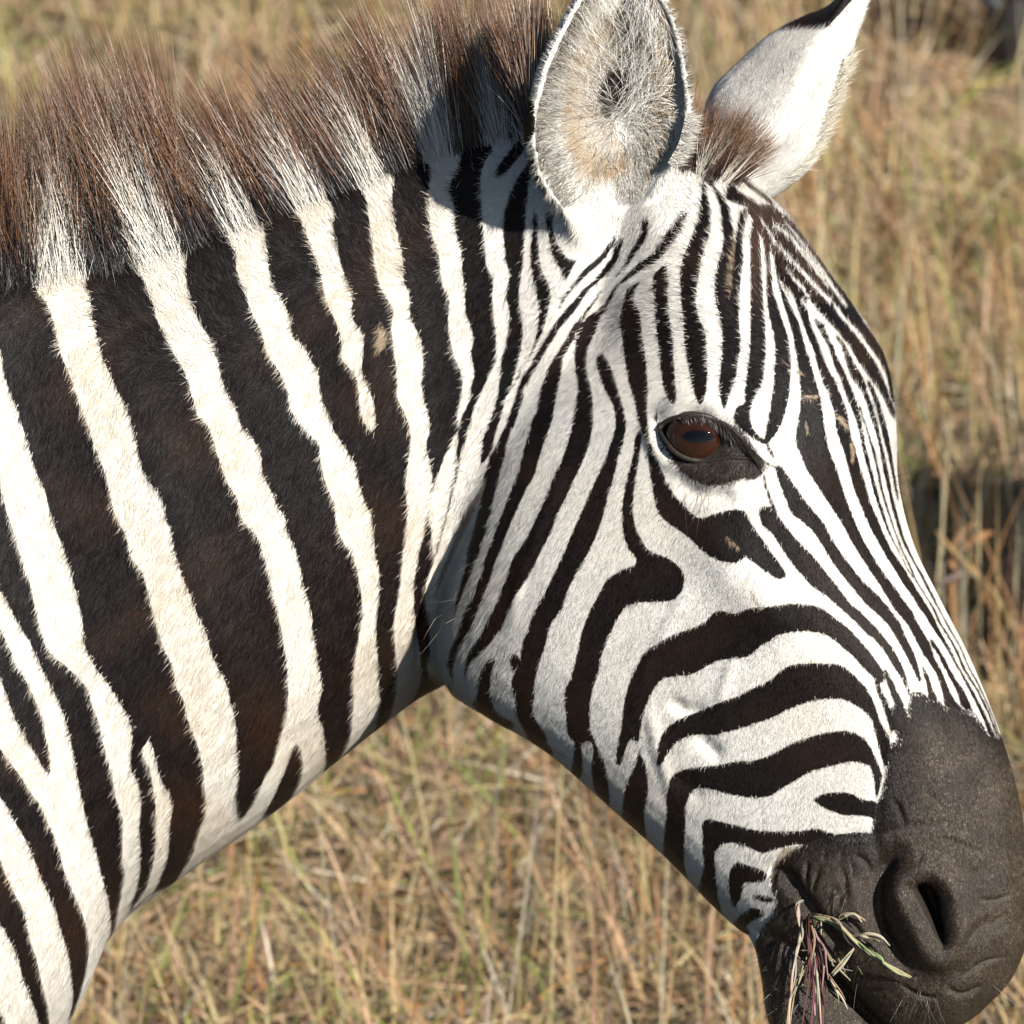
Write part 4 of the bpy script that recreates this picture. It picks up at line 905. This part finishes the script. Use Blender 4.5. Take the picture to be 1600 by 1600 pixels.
cl_ = np.round((cx + jit * 9) / 15.0); cc_ = cl_ * 15.0 + 6 * np.sin(cl_ * 12.9898 + 4.1); md_[:, 0] += np.clip((cc_ - cx) / (mlen / K), -.2, .2) * .75
md_[:NSH, 2] = .06 + rng.normal(size=NSH) * .05
md_ /= np.linalg.norm(md_, axis=1)[:, None]
bend = np.stack([rng.normal(size=NM) * .006 - .004, np.zeros(NM), -.006 + rng.normal(size=NM) * .004], 1)
mv, mt, tt, per = strands(mroot, md_, mlen, rng.uniform(.00026, .00050, NM), bend, 5)
ms = stripe_field(np.stack([cx, root_y + rng.normal(size=NM) * 6], 1) + rng.normal(size=(NM, 2)) * 3.0)
isw = ms < 0
u = rng.random(NM)
tv = np.tile(tt, (NM, 1))
tipc = np.array([.175, .078, .036])[None] * (.18 + 1.5 * u ** 1.5)[:, None]
pale = rng.random(NM) < .07
tipc = np.where(pale[:, None], np.array([.36, .25, .15])[None] * (.7 + .5 * u)[:, None], tipc)
rootc = np.where(isw[:, None], np.array([.84, .78, .67])[None] * (.8 + .25 * u)[:, None], np.array([.010, .0072, .0066])[None] * (.4 + 1.1 * u)[:, None])
start = np.where(np.arange(NM) < NSH, 1.2, 0) + np.where(isw, .06 + np.clip(-ms / 13, 0, 1) * rng.uniform(.12, .62, NM) + .16 * smooth(cx, 540, 660), rng.uniform(.05, .5, NM))
mx = smooth(tv, start[:, None], (start + .25)[:, None])[..., None]
mc = rootc[:, None] * (1 - mx) + tipc[:, None] * mx
mm = mesh_arrays('mane', uvw(mv) - ORIGIN, mt, False)
point_attr(mm, 'col', rgba(mc.reshape(-1, 3)))
mane = add_obj('mane', mm, MANE_M, zebra)

# forelock between the ears
NF = 2600
fx = rng.uniform(1050, 1150, NF); fy = 262 + (fx - 1050) * .18 + rng.normal(size=NF) * 9
fr = np.stack([(fx - 800) * K, (800 - fy) * K, np.zeros(NF)], 1) / SIDE
for i in range(NF):
    h = BVH.ray_cast(Vector((fr[i, 0], fr[i, 1], .5)), Vector((0, 0, -1))); fr[i, 2] = (h[0].z if h[0] is not None else .04) - .003 - rng.uniform(0, .012)
ang = np.interp(fx, [1050, 1090, 1120, 1150], [1.75, 1.2, .95, .75]) + rng.normal(size=NF) * .16
fdv = np.stack([np.cos(ang), np.sin(ang), .1 + rng.normal(size=NF) * .1], 1); fdv /= np.linalg.norm(fdv, axis=1)[:, None]
fl_ = np.interp(fx, [1050, 1075, 1110, 1150], [180, 105, 125, 95]) * rng.uniform(.25, 1.15, NF) * K
v_, t_, tt, per = strands(fr, fdv, fl_, rng.uniform(.0003, .0005, NF), np.zeros((NF, 3)), 4)
u = rng.random(NF); bandw = np.sin(fx * .16 + fy * .1) > .15
fc = np.where(bandw[:, None], np.array([.72, .65, .54]) * (.7 + .3 * u)[:, None], np.array([.030, .018, .013]) * (.5 + u)[:, None])
ft = np.array([.15, .075, .04]) * (.4 + 1.1 * u)[:, None]
tv = np.tile(tt, (NF, 1)); mx = smooth(tv, .25, .8)[..., None]
fm = mesh_arrays('forelock', uvw(v_) - ORIGIN, t_, False); point_attr(fm, 'col', rgba((fc[:, None] * (1 - mx) + ft[:, None] * mx).reshape(-1, 3)))
add_obj('forelock', fm, MANE_M, zebra)

# long hair inside the near ear
m_, n_ = ear_inner.shape[:2]
NE = 5200
ii = rng.uniform(.10, .88, NE) * (m_ - 1); fj = rng.random(NE); fj = np.where(rng.random(NE) < .72, np.where(fj < .5, .05 + fj * .56, .67 + (fj - .5) * .56), .1 + .8 * fj); jj = fj * (n_ - 1)
i0, j0 = ii.astype(int), jj.astype(int)
er = ear_inner[i0, j0] + (ear_inner[np.minimum(i0 + 1, m_ - 1), j0] - ear_inner[i0, j0]) * (ii - i0)[:, None] + (ear_inner[i0, np.minimum(j0 + 1, n_ - 1)] - ear_inner[i0, j0]) * (jj - j0)[:, None]
ctr = P(958, 185, .11)
tow = ctr - er; tow[:, 2] = 0; tow /= np.linalg.norm(tow, axis=1)[:, None] + 1e-9
ed = tow * .70 + np.array([.22, .25, .50]) + rng.normal(size=(NE, 3)) * .17; ed /= np.linalg.norm(ed, axis=1)[:, None]
el = rng.uniform(.008, .022, NE)
v_, t_, tt, per = strands(er, ed, el, rng.uniform(.00018, .00034, NE), rng.normal(size=(NE, 3)) * .003 + np.array([0, -.004, .002]), 4)
u = rng.random(NE)
ecol = np.array([.90, .86, .77]) * (.75 + .3 * u)[:, None]; dk = rng.random(NE) < .05
ecol = np.where(((fj < .16) | (fj > .84))[:, None] & (rng.random(NE) < .5)[:, None], np.array([.50, .37, .24]) * (.7 + .4 * u)[:, None], ecol)
ecol = np.where(dk[:, None], np.array([.16, .11, .07]) * (.5 + u)[:, None], ecol)
em = mesh_arrays('ear_hair', uvw(v_) - ORIGIN, t_, False); point_attr(em, 'col', rgba(np.repeat(ecol, per, 0)))
add_obj('ear_hair', em, MANE_M, zebra)
# fringe on the ears' edges
def fringe(line, w, n, ln, colr, dirfun, name):
    p = catmull(np.array(line, float), 8); k = rng.uniform(0, len(p) - 1.01, n); a = k.astype(int); q = p[a] + (p[a + 1] - p[a]) * (k - a)[:, None]
    r = np.stack([(q[:, 0] - 800) * K, (800 - q[:, 1]) * K, w + rng.normal(size=n) * .003], 1)
    d_ = dirfun(q) + rng.normal(size=(n, 3)) * .22; d_ /= np.linalg.norm(d_, axis=1)[:, None]
    v_, t_, tt, per = strands(r, d_, ln * rng.uniform(.4, 1.1, n), rng.uniform(.0002, .00036, n), rng.normal(size=(n, 3)) * .002 + np.array([0, .003, 0]), 4)
    me = mesh_arrays(name, uvw(v_) - ORIGIN, t_, False); point_attr(me, 'col', rgba(np.repeat(np.array(colr) * rng.uniform(.7, 1.1, (n, 1)), per, 0)))
    return add_obj(name, me, MANE_M, zebra)
fringe([(1218, 284), (1248, 262), (1271, 230), (1287, 190), (1303, 144), (1322, 88)], -.030, 1500, .013, (.78, .70, .55), lambda q: np.stack([np.full(len(q), .85), .35 * np.ones(len(q)), np.zeros(len(q))], 1), 'ear_fringe')
fringe([(1040, 262), (1058, 228), (1068, 185)], .092, 900, .012, (.78, .72, .62), lambda q: np.stack([np.full(len(q), .9), -.3 * np.ones(len(q)), .2 * np.ones(len(q))], 1), 'ear_fringe')

# eyelashes: a fan drooping from the inner half of the upper lid
NL = 460
lx = rng.uniform(0, 1, NL) ** .6
lp = catmull(np.array(lid_u, float), 8); k = (lx * .80 + .14) * (len(lp) - 1.01); a = k.astype(int); q = lp[a]
lr = np.array([on_eye(x, y, .003) for x, y in q[:, :2]])
for i in range(NL):
    h, _ = surf(q[i, 0], q[i, 1])
    if h is not None: lr[i, 2] = max(lr[i, 2], h.z + .002)
ld = np.stack([.10 + .75 * smooth(lx, .55, .9), -.75 * np.ones(NL), .45 * np.ones(NL)], 1) + rng.normal(size=(NL, 3)) * .12; ld /= np.linalg.norm(ld, axis=1)[:, None]
ll = np.interp(lx, [0, .5, .75, 1], [.004, .0065, .018, .017]) * rng.uniform(.6, 1.1, NL)
v_, t_, tt, per = strands(lr, ld, ll, np.full(NL, .00038), np.array([[.0015, -.003, -.002]]) * np.ones((NL, 1)), 4)
me = mesh_arrays('eyelashes', uvw(v_) - ORIGIN, t_, False); point_attr(me, 'col', rgba(np.repeat(np.array([[.02, .015, .012]]) * rng.uniform(.5, 2.5, (NL, 1)), per, 0)))
add_obj('eyelashes', me, MANE_M, zebra)

# whiskers: brow, muzzle and chin
wr = []
for x, y, n, du, dv, dw, ln in [(1389, 622, 3, .9, .05, .2, .035), (1400, 750, 5, .9, .1, .2, .03), (1090, 760, 14, -.1, -.7, .7, .03), (1230, 1560, 16, -.6, -.6, .5, .03), (1430, 1560, 40, .1, -.7, .6, .022), (1300, 1380, 22, -.3, -.6, .7, .014), (1340, 1500, 10, -.3, -.7, .6, .02), (1200, 1500, 10, -.8, -.4, .3, .022), (1560, 1530, 6, .6, -.6, .4, .02), (690, 960, 14, -.8, -.35, .35, .018)]:
    for _ in range(n):
        h, nn = surf(x + random.gauss(0, 22), y + random.gauss(0, 14))
        if h is None: continue
        dd = np.array([du, dv, dw]) + rng.normal(size=3) * .28
        wr.append((np.array(h), dd / np.linalg.norm(dd), ln * random.uniform(.5, 1.1)))
wrr = np.array([w[0] for w in wr]); wdd = np.array([w[1] for w in wr]); wll = np.array([w[2] for w in wr])
v_, t_, tt, per = strands(wrr, wdd, wll, np.full(len(wr), .00026), rng.normal(size=(len(wr), 3)) * .004 + np.array([0, -.003, 0]), 5)
me = mesh_arrays('whiskers', uvw(v_) - ORIGIN, t_, False); point_attr(me, 'col', rgba(np.repeat(np.array([[.05, .04, .032]]) * rng.uniform(.4, 1.6, (len(wr), 1)), per, 0)))
tag(add_obj('whiskers', me, MANE_M, zebra), kind='stuff')
# hooves
HOOF = skin_material('hoof_horn', (.02, .018, .016), (.05, .045, .04), .4)
for sgn, dx in ((-1, 0.0), (1, .06)):
    for hx, hy in ((-.525 + dx, sgn * .115), (-1.54 - dx, sgn * .1265)):
        v_, f_ = tube([(hx - .004, hy, .075), (hx, hy, .05), (hx + .012, hy, .012), (hx + .014, hy, -.004)], [.033, .040, .052, .054], 18)
        add_obj('hoof', mesh_arrays('hoof', v_ - ORIGIN, f_), HOOF, zebra)
# tail brush
NT = 900
tr_ = np.stack([-1.80 + rng.normal(size=NT) * .012, rng.normal(size=NT) * .012, rng.uniform(.76, .88, NT)], 1)
td_ = np.stack([rng.normal(size=NT) * .06, rng.normal(size=NT) * .06, -np.ones(NT)], 1); td_ /= np.linalg.norm(td_, axis=1)[:, None]
v_, t_, tt, per = strands(tr_, td_, rng.uniform(.2, .4, NT), np.full(NT, .0011), rng.normal(size=(NT, 3)) * .02, 4)
me = mesh_arrays('tail_brush', v_ - ORIGIN, t_, False); point_attr(me, 'col', rgba(np.repeat(np.array([[.02, .016, .014]]) * rng.uniform(.5, 2, (NT, 1)), per, 0)))
add_obj('tail_brush', me, MANE_M, zebra)
bpy.data.meshes.remove(body_me); bpy.data.meshes.remove(trunk_me)
# ------------------------------------------------------------------ ground and grass
def ground_material():
    m, nt, b = new_mat('dry_ground')
    tc = node(nt, 'ShaderNodeTexCoord').outputs['Object']
    n1 = noise(nt, 3, 4, .6, tc); n2 = noise(nt, 60, 5, .65, tc)
    c = mix_c(nt, n1, (.26, .18, .11), (.36, .27, .17)); c = mix_c(nt, maprange(nt, n2, .4, .7), c, (.42, .32, .21))
    nt.links.new(c, b.inputs['Base Color']); b.inputs['Roughness'].default_value = .9
    bp_ = node(nt, 'ShaderNodeBump', ins={'Strength': .6, 'Distance': .02}); nt.links.new(n2, bp_.inputs['Height']); nt.links.new(bp_.outputs[0], b.inputs['Normal'])
    return m
gm = mesh_arrays('ground', np.array([[-900, -900, 0], [900, -900, 0], [900, 900, 0], [-900, 900, 0]], float), np.array([[0, 1, 2, 3]]))
g = add_obj('ground', gm, ground_material()); tag(g, 'dry sandy ground under the grass', None, None, 'structure')

def grass_material():
    m, nt, b = new_mat('dry_grass')
    nt.links.new(attr(nt, 'col').outputs['Color'], b.inputs['Base Color']); b.inputs['Roughness'].default_value = .62; b.inputs['Specular IOR Level'].default_value = .25
    tr = node(nt, 'ShaderNodeBsdfTranslucent'); nt.links.new(attr(nt, 'col').outputs['Color'], tr.inputs[0])
    mx = node(nt, 'ShaderNodeMixShader', ins={0: .38}); nt.links.new(b.outputs[0], mx.inputs[1]); nt.links.new(tr.outputs[0], mx.inputs[2])
    nt.links.new(mx.outputs[0], nt.nodes['Material Output'].inputs[0])
    return m
GRASS = grass_material()
PAL = np.array([(.66, .48, .25), (.66, .45, .29), (.58, .34, .22), (.70, .56, .29), (.72, .62, .47), (.58, .30, .11), (.36, .38, .11), (.24, .31, .08), (.46, .32, .20)])
PW = np.array([.22, .18, .13, .13, .08, .08, .07, .03, .08])
def blades(root, length, width, az, tilt, curl, col, segs=3):
    n = len(root); t = np.linspace(0, 1, segs + 1)
    d0 = np.stack([np.cos(az) * np.sin(tilt), np.sin(az) * np.sin(tilt), np.cos(tilt)], 1)
    hz = np.stack([np.cos(az), np.sin(az), np.zeros(n)], 1)
    cen = root[:, None] + d0[:, None] * (length[:, None] * t)[..., None] + (hz * (curl * length)[:, None] - np.array([0, 0, 1.]) * (np.abs(curl) * .75 * length)[:, None])[:, None] * (t ** 2)[None, :, None]
    cen[..., 2] = np.maximum(cen[..., 2], .004 + 0 * cen[..., 2])
    ph = rng.uniform(0, math.pi, n); side = np.stack([-np.sin(az) * np.cos(ph) , np.cos(az) * np.cos(ph), np.sin(ph) * .6], 1) + hz * (np.sin(ph) * .6)[:, None]
    side /= np.linalg.norm(side, axis=1)[:, None]
    wd = (width[:, None] * (1 - t[:-1] ** 2 * .6))[..., None] * side[:, None]
    v = np.concatenate([np.stack([cen[:, :-1] - wd / 2, cen[:, :-1] + wd / 2], 2).reshape(n, -1, 3), cen[:, -1:]], 1)
    per = 2 * segs + 1; o = np.arange(n)[:, None] * per; tris = []
    for s in range(segs - 1):
        k = 2 * s; tris += [o + np.array([[k, k + 1, k + 3]]), o + np.array([[k, k + 3, k + 2]])]
    k = 2 * (segs - 1); tris.append(o + np.array([[k, k + 1, k + 2]]))
    return v.reshape(-1, 3), np.concatenate(tris), np.repeat(rgba(col), per, 0)
def vnoise(x, y, s, seed):
    r = np.random.default_rng(seed); o = r.uniform(0, 9, 8)
    return (np.sin(x * s + o[0] + 1.7 * np.sin(y * s * .7 + o[1])) + np.sin(y * s * 1.3 + o[2] + 1.3 * np.sin(x * s * .9 + o[3])) + np.sin((x + y) * s * .8 + o[4])) / 3
def grass_patch(n, x0, x1, y0, y1, kind, seed):
    global rng
    x = rng.uniform(x0, x1, n); y = rng.uniform(y0, y1, n)
    den = vnoise(x, y, 9, seed) * .5 + vnoise(x, y, 23, seed + 1) * .5
    foot = (x > .42) & (x < .66) & (y > 3.6) & (y < 4.25) & (kind != 'mat')
    foot |= (x > .46) & (x < .62) & (y > 3.95) & (y < 4.3) & (rng.random(n) < .6)
    k = (rng.random(n) < .62 + .55 * den) & ~foot; x, y, den = x[k], y[k], den[k]; n = len(x)
    root = np.stack([x, y, np.full(n, -.004)], 1)
    ci = rng.choice(len(PAL), n, p=PW)
    green = vnoise(x, y, 5, seed + 5) > .35
    ci = np.where(green & (rng.random(n) < .25), 6, ci)
    col = np.minimum(PAL[ci] * rng.uniform(.75, 1.25, (n, 1)), .85)
    az = rng.uniform(0, 2 * math.pi, n) + vnoise(x, y, 6, seed + 3) * 1.2
    if kind == 'mat':
        ln = rng.uniform(.05, .16, n) * (1 + .3 * den); tilt = rng.uniform(.6, 1.5, n); wd = rng.uniform(.0022, .0052, n); cu = rng.uniform(-.3, .6, n)
    elif kind == 'stand':
        ln = rng.uniform(.09, .22, n) * (1 + .45 * den); tilt = np.abs(rng.normal(size=n)) * .55; wd = rng.uniform(.002, .0042, n); cu = rng.uniform(-.1, .45, n)
    else:
        ln = rng.uniform(.18, .40, n); tilt = np.abs(rng.normal(size=n)) * .4; wd = rng.uniform(.002, .0036, n); cu = rng.uniform(0, .2, n)
        cc = np.array([(.62, .50, .27), (.60, .42, .20), (.52, .27, .12), (.60, .54, .38)])[rng.integers(0, 4, n)]; col = cc * rng.uniform(.7, 1.1, (n, 1))
    return blades(root, ln, wd, az, tilt, cu, col, 2 if kind == 'mat' else 3)
def merge(lst):
    vs, ts, cs, o = [], [], [], 0
    for v, t, c in lst: vs.append(v); ts.append(t + o); cs.append(c); o += len(v)
    return np.concatenate(vs), np.concatenate(ts), np.concatenate(cs)
v, t, c = merge([grass_patch(300000, -2.4, 2.4, .4, 6.6, 'mat', 1), grass_patch(52000, -2.4, 2.4, .4, 6.6, 'stand', 11), grass_patch(3000, -2.4, 2.4, .4, 6.6, 'tall', 21), grass_patch(2600, .1, 1.0, 1.2, 4.6, 'tall', 31)])
gr = mesh_arrays('grass', v, t, False); point_attr(gr, 'col', c)
go = add_obj('grass', gr, GRASS); tag(go, 'tangled dry savanna grass behind the zebra', None, None, 'stuff')
v, t, c = merge([grass_patch(22000, -9, 9, -4, 16, 'mat', 41), grass_patch(22000, -9, 9, -4, 16, 'stand', 51)])
v[:, 2] *= 1.0
gr2 = mesh_arrays('grass', v, t, False); point_attr(gr2, 'col', c)
go2 = add_obj('grass', gr2, GRASS); tag(go2, 'thin dry grass spreading over the open ground', None, None, 'stuff')

# ------------------------------------------------------------------ the grass in its mouth
def blade_mesh(name, path, widths, colr, parent, twist=0.0):
    p = catmull(np.array([P(*q) for q in path], float), 5); w = np.interp(np.linspace(0, 1, len(p)), np.linspace(0, 1, len(widths)), widths) * K * .62
    tan = np.gradient(p, axis=0); tan /= np.linalg.norm(tan, axis=1)[:, None]
    side = np.cross(tan, [math.sin(twist), 0, math.cos(twist)]); side /= np.linalg.norm(side, axis=1)[:, None]
    up = np.cross(side, tan)
    n = len(p); a = p - side * w[:, None] / 2; b = p + side * w[:, None] / 2; c = p - up * (w[:, None] * .12)
    d = p - up * (w[:, None] * .12 + .0004)
    v = np.stack([a, c, b, d], 1).reshape(-1, 3)
    i, j = np.meshgrid(np.arange(n - 1), np.arange(4), indexing='ij')
    q = np.stack([i * 4 + j, i * 4 + (j + 1) % 4, (i + 1) * 4 + (j + 1) % 4, (i + 1) * 4 + j], -1).reshape(-1, 4)
    q = np.concatenate([q, [[0, 3, 2, 1]], [[(n - 1) * 4 + k for k in (0, 1, 2, 3)]]])
    me = mesh_arrays(name, uvw(v) - SPRIG_O, q, False)
    cc = np.array(colr)[None] * rng.uniform(.85, 1.1, (len(v), 1)); point_attr(me, 'col', rgba(cc))
    return add_obj(name, me, GRASS, parent)
mh, _ = surf(1262, 1420)
WM = mh.z + .004
SPRIG_O = uvw(P(1258, 1425, WM)[None])[0]
sprig = bpy.data.objects.new('grass_sprig', None); COL.objects.link(sprig); sprig.location = SPRIG_O
tag(sprig, 'tuft of dry and reddish grass blades hanging from the zebra\'s mouth', 'grass')
STR = (.66, .57, .40); STG = (.50, .50, .26); RED = (.20, .075, .075); PINK = (.55, .36, .30)
bl = [
    ([(1258, 1418, -.012), (1245, 1445, .0), (1240, 1470, .006), (1232, 1500, .012), (1226, 1560, .016), (1224, 1615, .018)], [4, 12, 6, 7, 6, 5], STR),
    ([(1252, 1400, -.008), (1240, 1402, .004), (1240, 1420, .007), (1242, 1438, .006)], [3, 12, 12, 3], (.62, .50, .36)),
    ([(1258, 1425, -.01), (1266, 1450, .004), (1274, 1475, .010), (1278, 1500, .012), (1276, 1530, .014)], [8, 12, 10, 8, 4], PINK),
    ([(1260, 1410, -.008), (1256, 1440, .002), (1260, 1480, .008), (1264, 1530, .012), (1260, 1580, .015), (1256, 1620, .016)], [6, 7, 8, 8, 7, 6], RED),
    ([(1262, 1440, -.006), (1270, 1490, .006), (1276, 1540, .010), (1278, 1610, .012)], [4, 5, 6, 5], RED),
    ([(1262, 1450, -.004), (1268, 1510, .010), (1272, 1560, .013), (1275, 1600, .014)], [4, 7, 8, 4], STR),
    ([(1252, 1420, -.01), (1275, 1424, .006), (1300, 1432, .012), (1330, 1462, .015), (1360, 1486, .016), (1390, 1502, .016), (1414, 1514, .014)], [6, 11, 9, 10, 9, 7, 2], (.55, .47, .28)),
    ([(1296, 1430, .010), (1312, 1420, .014), (1326, 1418, .016), (1337, 1430, .016)], [5, 9, 8, 4], STR),
    ([(1325, 1455, .012), (1345, 1448, .018), (1365, 1452, .019), (1380, 1466, .018)], [5, 10, 9, 3], STR),
    ([(1340, 1470, .012), (1366, 1488, .019), (1390, 1506, .020), (1412, 1515, .018)], [4, 9, 8, 2], STG),
    ([(1328, 1466, .012), (1310, 1492, .016), (1292, 1512, .016)], [5, 8, 6], STR),
    ([(1262, 1440, -.004), (1290, 1490, .010), (1305, 1505, .013), (1320, 1520, .013)], [4, 6, 6, 2], (.48, .44, .26)),
    ([(1280, 1500, .004), (1296, 1530, .011), (1308, 1548, .012), (1316, 1564, .012)], [5, 6, 5, 2], STR),
    ([(1260, 1470, -.004), (1246, 1510, .008), (1234, 1540, .012), (1228, 1575, .014), (1226, 1610, .014)], [4, 5, 4, 5, 4], (.56, .46, .30)),
]
for pa, wd_, cl in list(bl):
    for q_ in range(2):
        j_ = random.uniform(-9, 9); k_ = random.uniform(.55, .95)
        x0_, y0_ = pa[0][0], pa[0][1]
        bl.append(([(x0_ + (x - x0_) * k_ * random.uniform(.8, 1.2) + j_ * i / 3, y0_ + (y - y0_) * k_ + random.uniform(-3, 3), w + random.uniform(-.003, .002)) for i, (x, y, w) in enumerate(pa)], [max(1.5, a * .7) for a in wd_], tuple(c * random.uniform(.6, 1.0) for c in cl)))
for q_ in range(16):
    x_, y_ = random.uniform(1225, 1330), random.uniform(1425, 1520); a_ = random.uniform(-.4, 1.9); l_ = random.uniform(12, 34)
    h_, _ = surf(x_, y_)
    if h_ is None: continue
    w_ = h_.z - WM
    bl.append(([(x_, y_, w_ + .001), (x_ + l_ * .5 * math.cos(a_), y_ + l_ * .5 * math.sin(a_), w_ + .006), (x_ + l_ * math.cos(a_), y_ + l_ * math.sin(a_), w_ + .009)], [2, random.uniform(3, 6), 1.5], random.choice([STR, STG, PINK, (.5, .4, .22)])))
for i, (pa, wd_, cl) in enumerate(bl):
    blade_mesh('blade', [(x, y, WM + w) for x, y, w in pa], wd_, cl, sprig, twist=.5 * math.sin(i * 2.3))

# ------------------------------------------------------------------ the bent orange stem beside the nose
def ground_at(x, y, z=0.0):
    p = uvw(P(x, y)[None])[0]; c = np.array(cam.location); d = p - c; return c + d * ((z - c[2]) / d[2])
def at_depth(x, y, yw):
    p = uvw(P(x, y)[None])[0]; c = np.array(cam.location); d = p - c; return c + d * ((yw - c[1]) / d[1])
def stem_object(paths, label):
    o0 = np.array(paths[0][0][0]); o0[2] = 0
    root = bpy.data.objects.new('bent_grass', None); COL.objects.link(root); root.location = o0
    tag(root, label, 'grass')
    for pth, wd_, cl, nm in paths:
        p = catmull(np.array(pth, float), 5); w = np.interp(np.linspace(0, 1, len(p)), np.linspace(0, 1, len(wd_)), wd_)
        tan = np.gradient(p, axis=0); tan /= np.linalg.norm(tan, axis=1)[:, None]; side = np.cross(tan, AW); side /= np.linalg.norm(side, axis=1)[:, None]
        n = len(p); v = np.stack([p - side * w[:, None] / 2, p + AW * .0012, p + side * w[:, None] / 2, p - AW * .0004], 1).reshape(-1, 3) - o0
        i, j = np.meshgrid(np.arange(n - 1), np.arange(4), indexing='ij')
        q = np.stack([i * 4 + j, i * 4 + (j + 1) % 4, (i + 1) * 4 + (j + 1) % 4, (i + 1) * 4 + j], -1).reshape(-1, 4)
        q = np.concatenate([q, [[0, 3, 2, 1]], [[(n - 1) * 4 + k for k in (0, 1, 2, 3)]]])
        me = mesh_arrays(nm, v, q); point_attr(me, 'col', rgba(np.tile(np.array(cl)[None], (len(v), 1)))); add_obj(nm, me, GRASS, root)
YS = 2.35
def sp(lst): return [tuple(at_depth(x, y, YS + dy)) for x, y, dy in lst]
base = ground_at(1496, 1120)
YS = base[1]
stem_object([
    ([tuple(base), tuple(at_depth(1492, 1010, YS)), tuple(at_depth(1486, 930, YS)), tuple(at_depth(1488, 870, YS + .02)), tuple(at_depth(1500, 835, YS + .03)), tuple(at_depth(1524, 815, YS + .03))], [.006, .006, .007, .011, .010, .003], (.40, .21, .10), 'stalk'),
    ([tuple(at_depth(1490, 866, YS + .02)), tuple(at_depth(1530, 840, YS + .02)), tuple(at_depth(1552, 832, YS + .03))], [.007, .012, .003], (.40, .20, .09), 'seed_sheath'),
    ([tuple(ground_at(1620, 1080)), tuple(at_depth(1570, 960, YS)), tuple(at_depth(1530, 905, YS)), tuple(at_depth(1494, 868, YS)), tuple(at_depth(1462, 830, YS))], [.007, .009, .009, .007, .003], (.42, .28, .12), 'stalk'),
    ([tuple(at_depth(1530, 898, YS)), tuple(at_depth(1500, 898, YS)), tuple(at_depth(1460, 916, YS))], [.006, .008, .005], (.40, .30, .26), 'blade')],
    'bent orange grass stem with a seed sheath beside the zebra\'s nose')

# ------------------------------------------------------------------ a zebra behind, and an unseen one added for its shadow
def copy_zebra(loc, rz, label, scale=1.0):
    r = zebra.copy(); COL.objects.link(r); r.location = loc; r.rotation_euler = (0, 0, rz); r.scale = (scale,) * 3
    r['label'] = label
    for ch in zebra.children:
        if ch.name.split('.')[0] in ('coat_hair', 'whiskers', 'eyelashes', 'ear_fringe'): continue
        c_ = ch.copy(); COL.objects.link(c_); c_.parent = r
    return r
copy_zebra((2.16, 1.56, 0), 0.0, 'unseen zebra added off to the right, its rump throwing a dark shadow on the grass')  # stands out of view, added only for the shadow it casts
copy_zebra((1.068, 4.12, 0), math.radians(-25), 'zebra behind in the corner, only its dark hind leg showing')
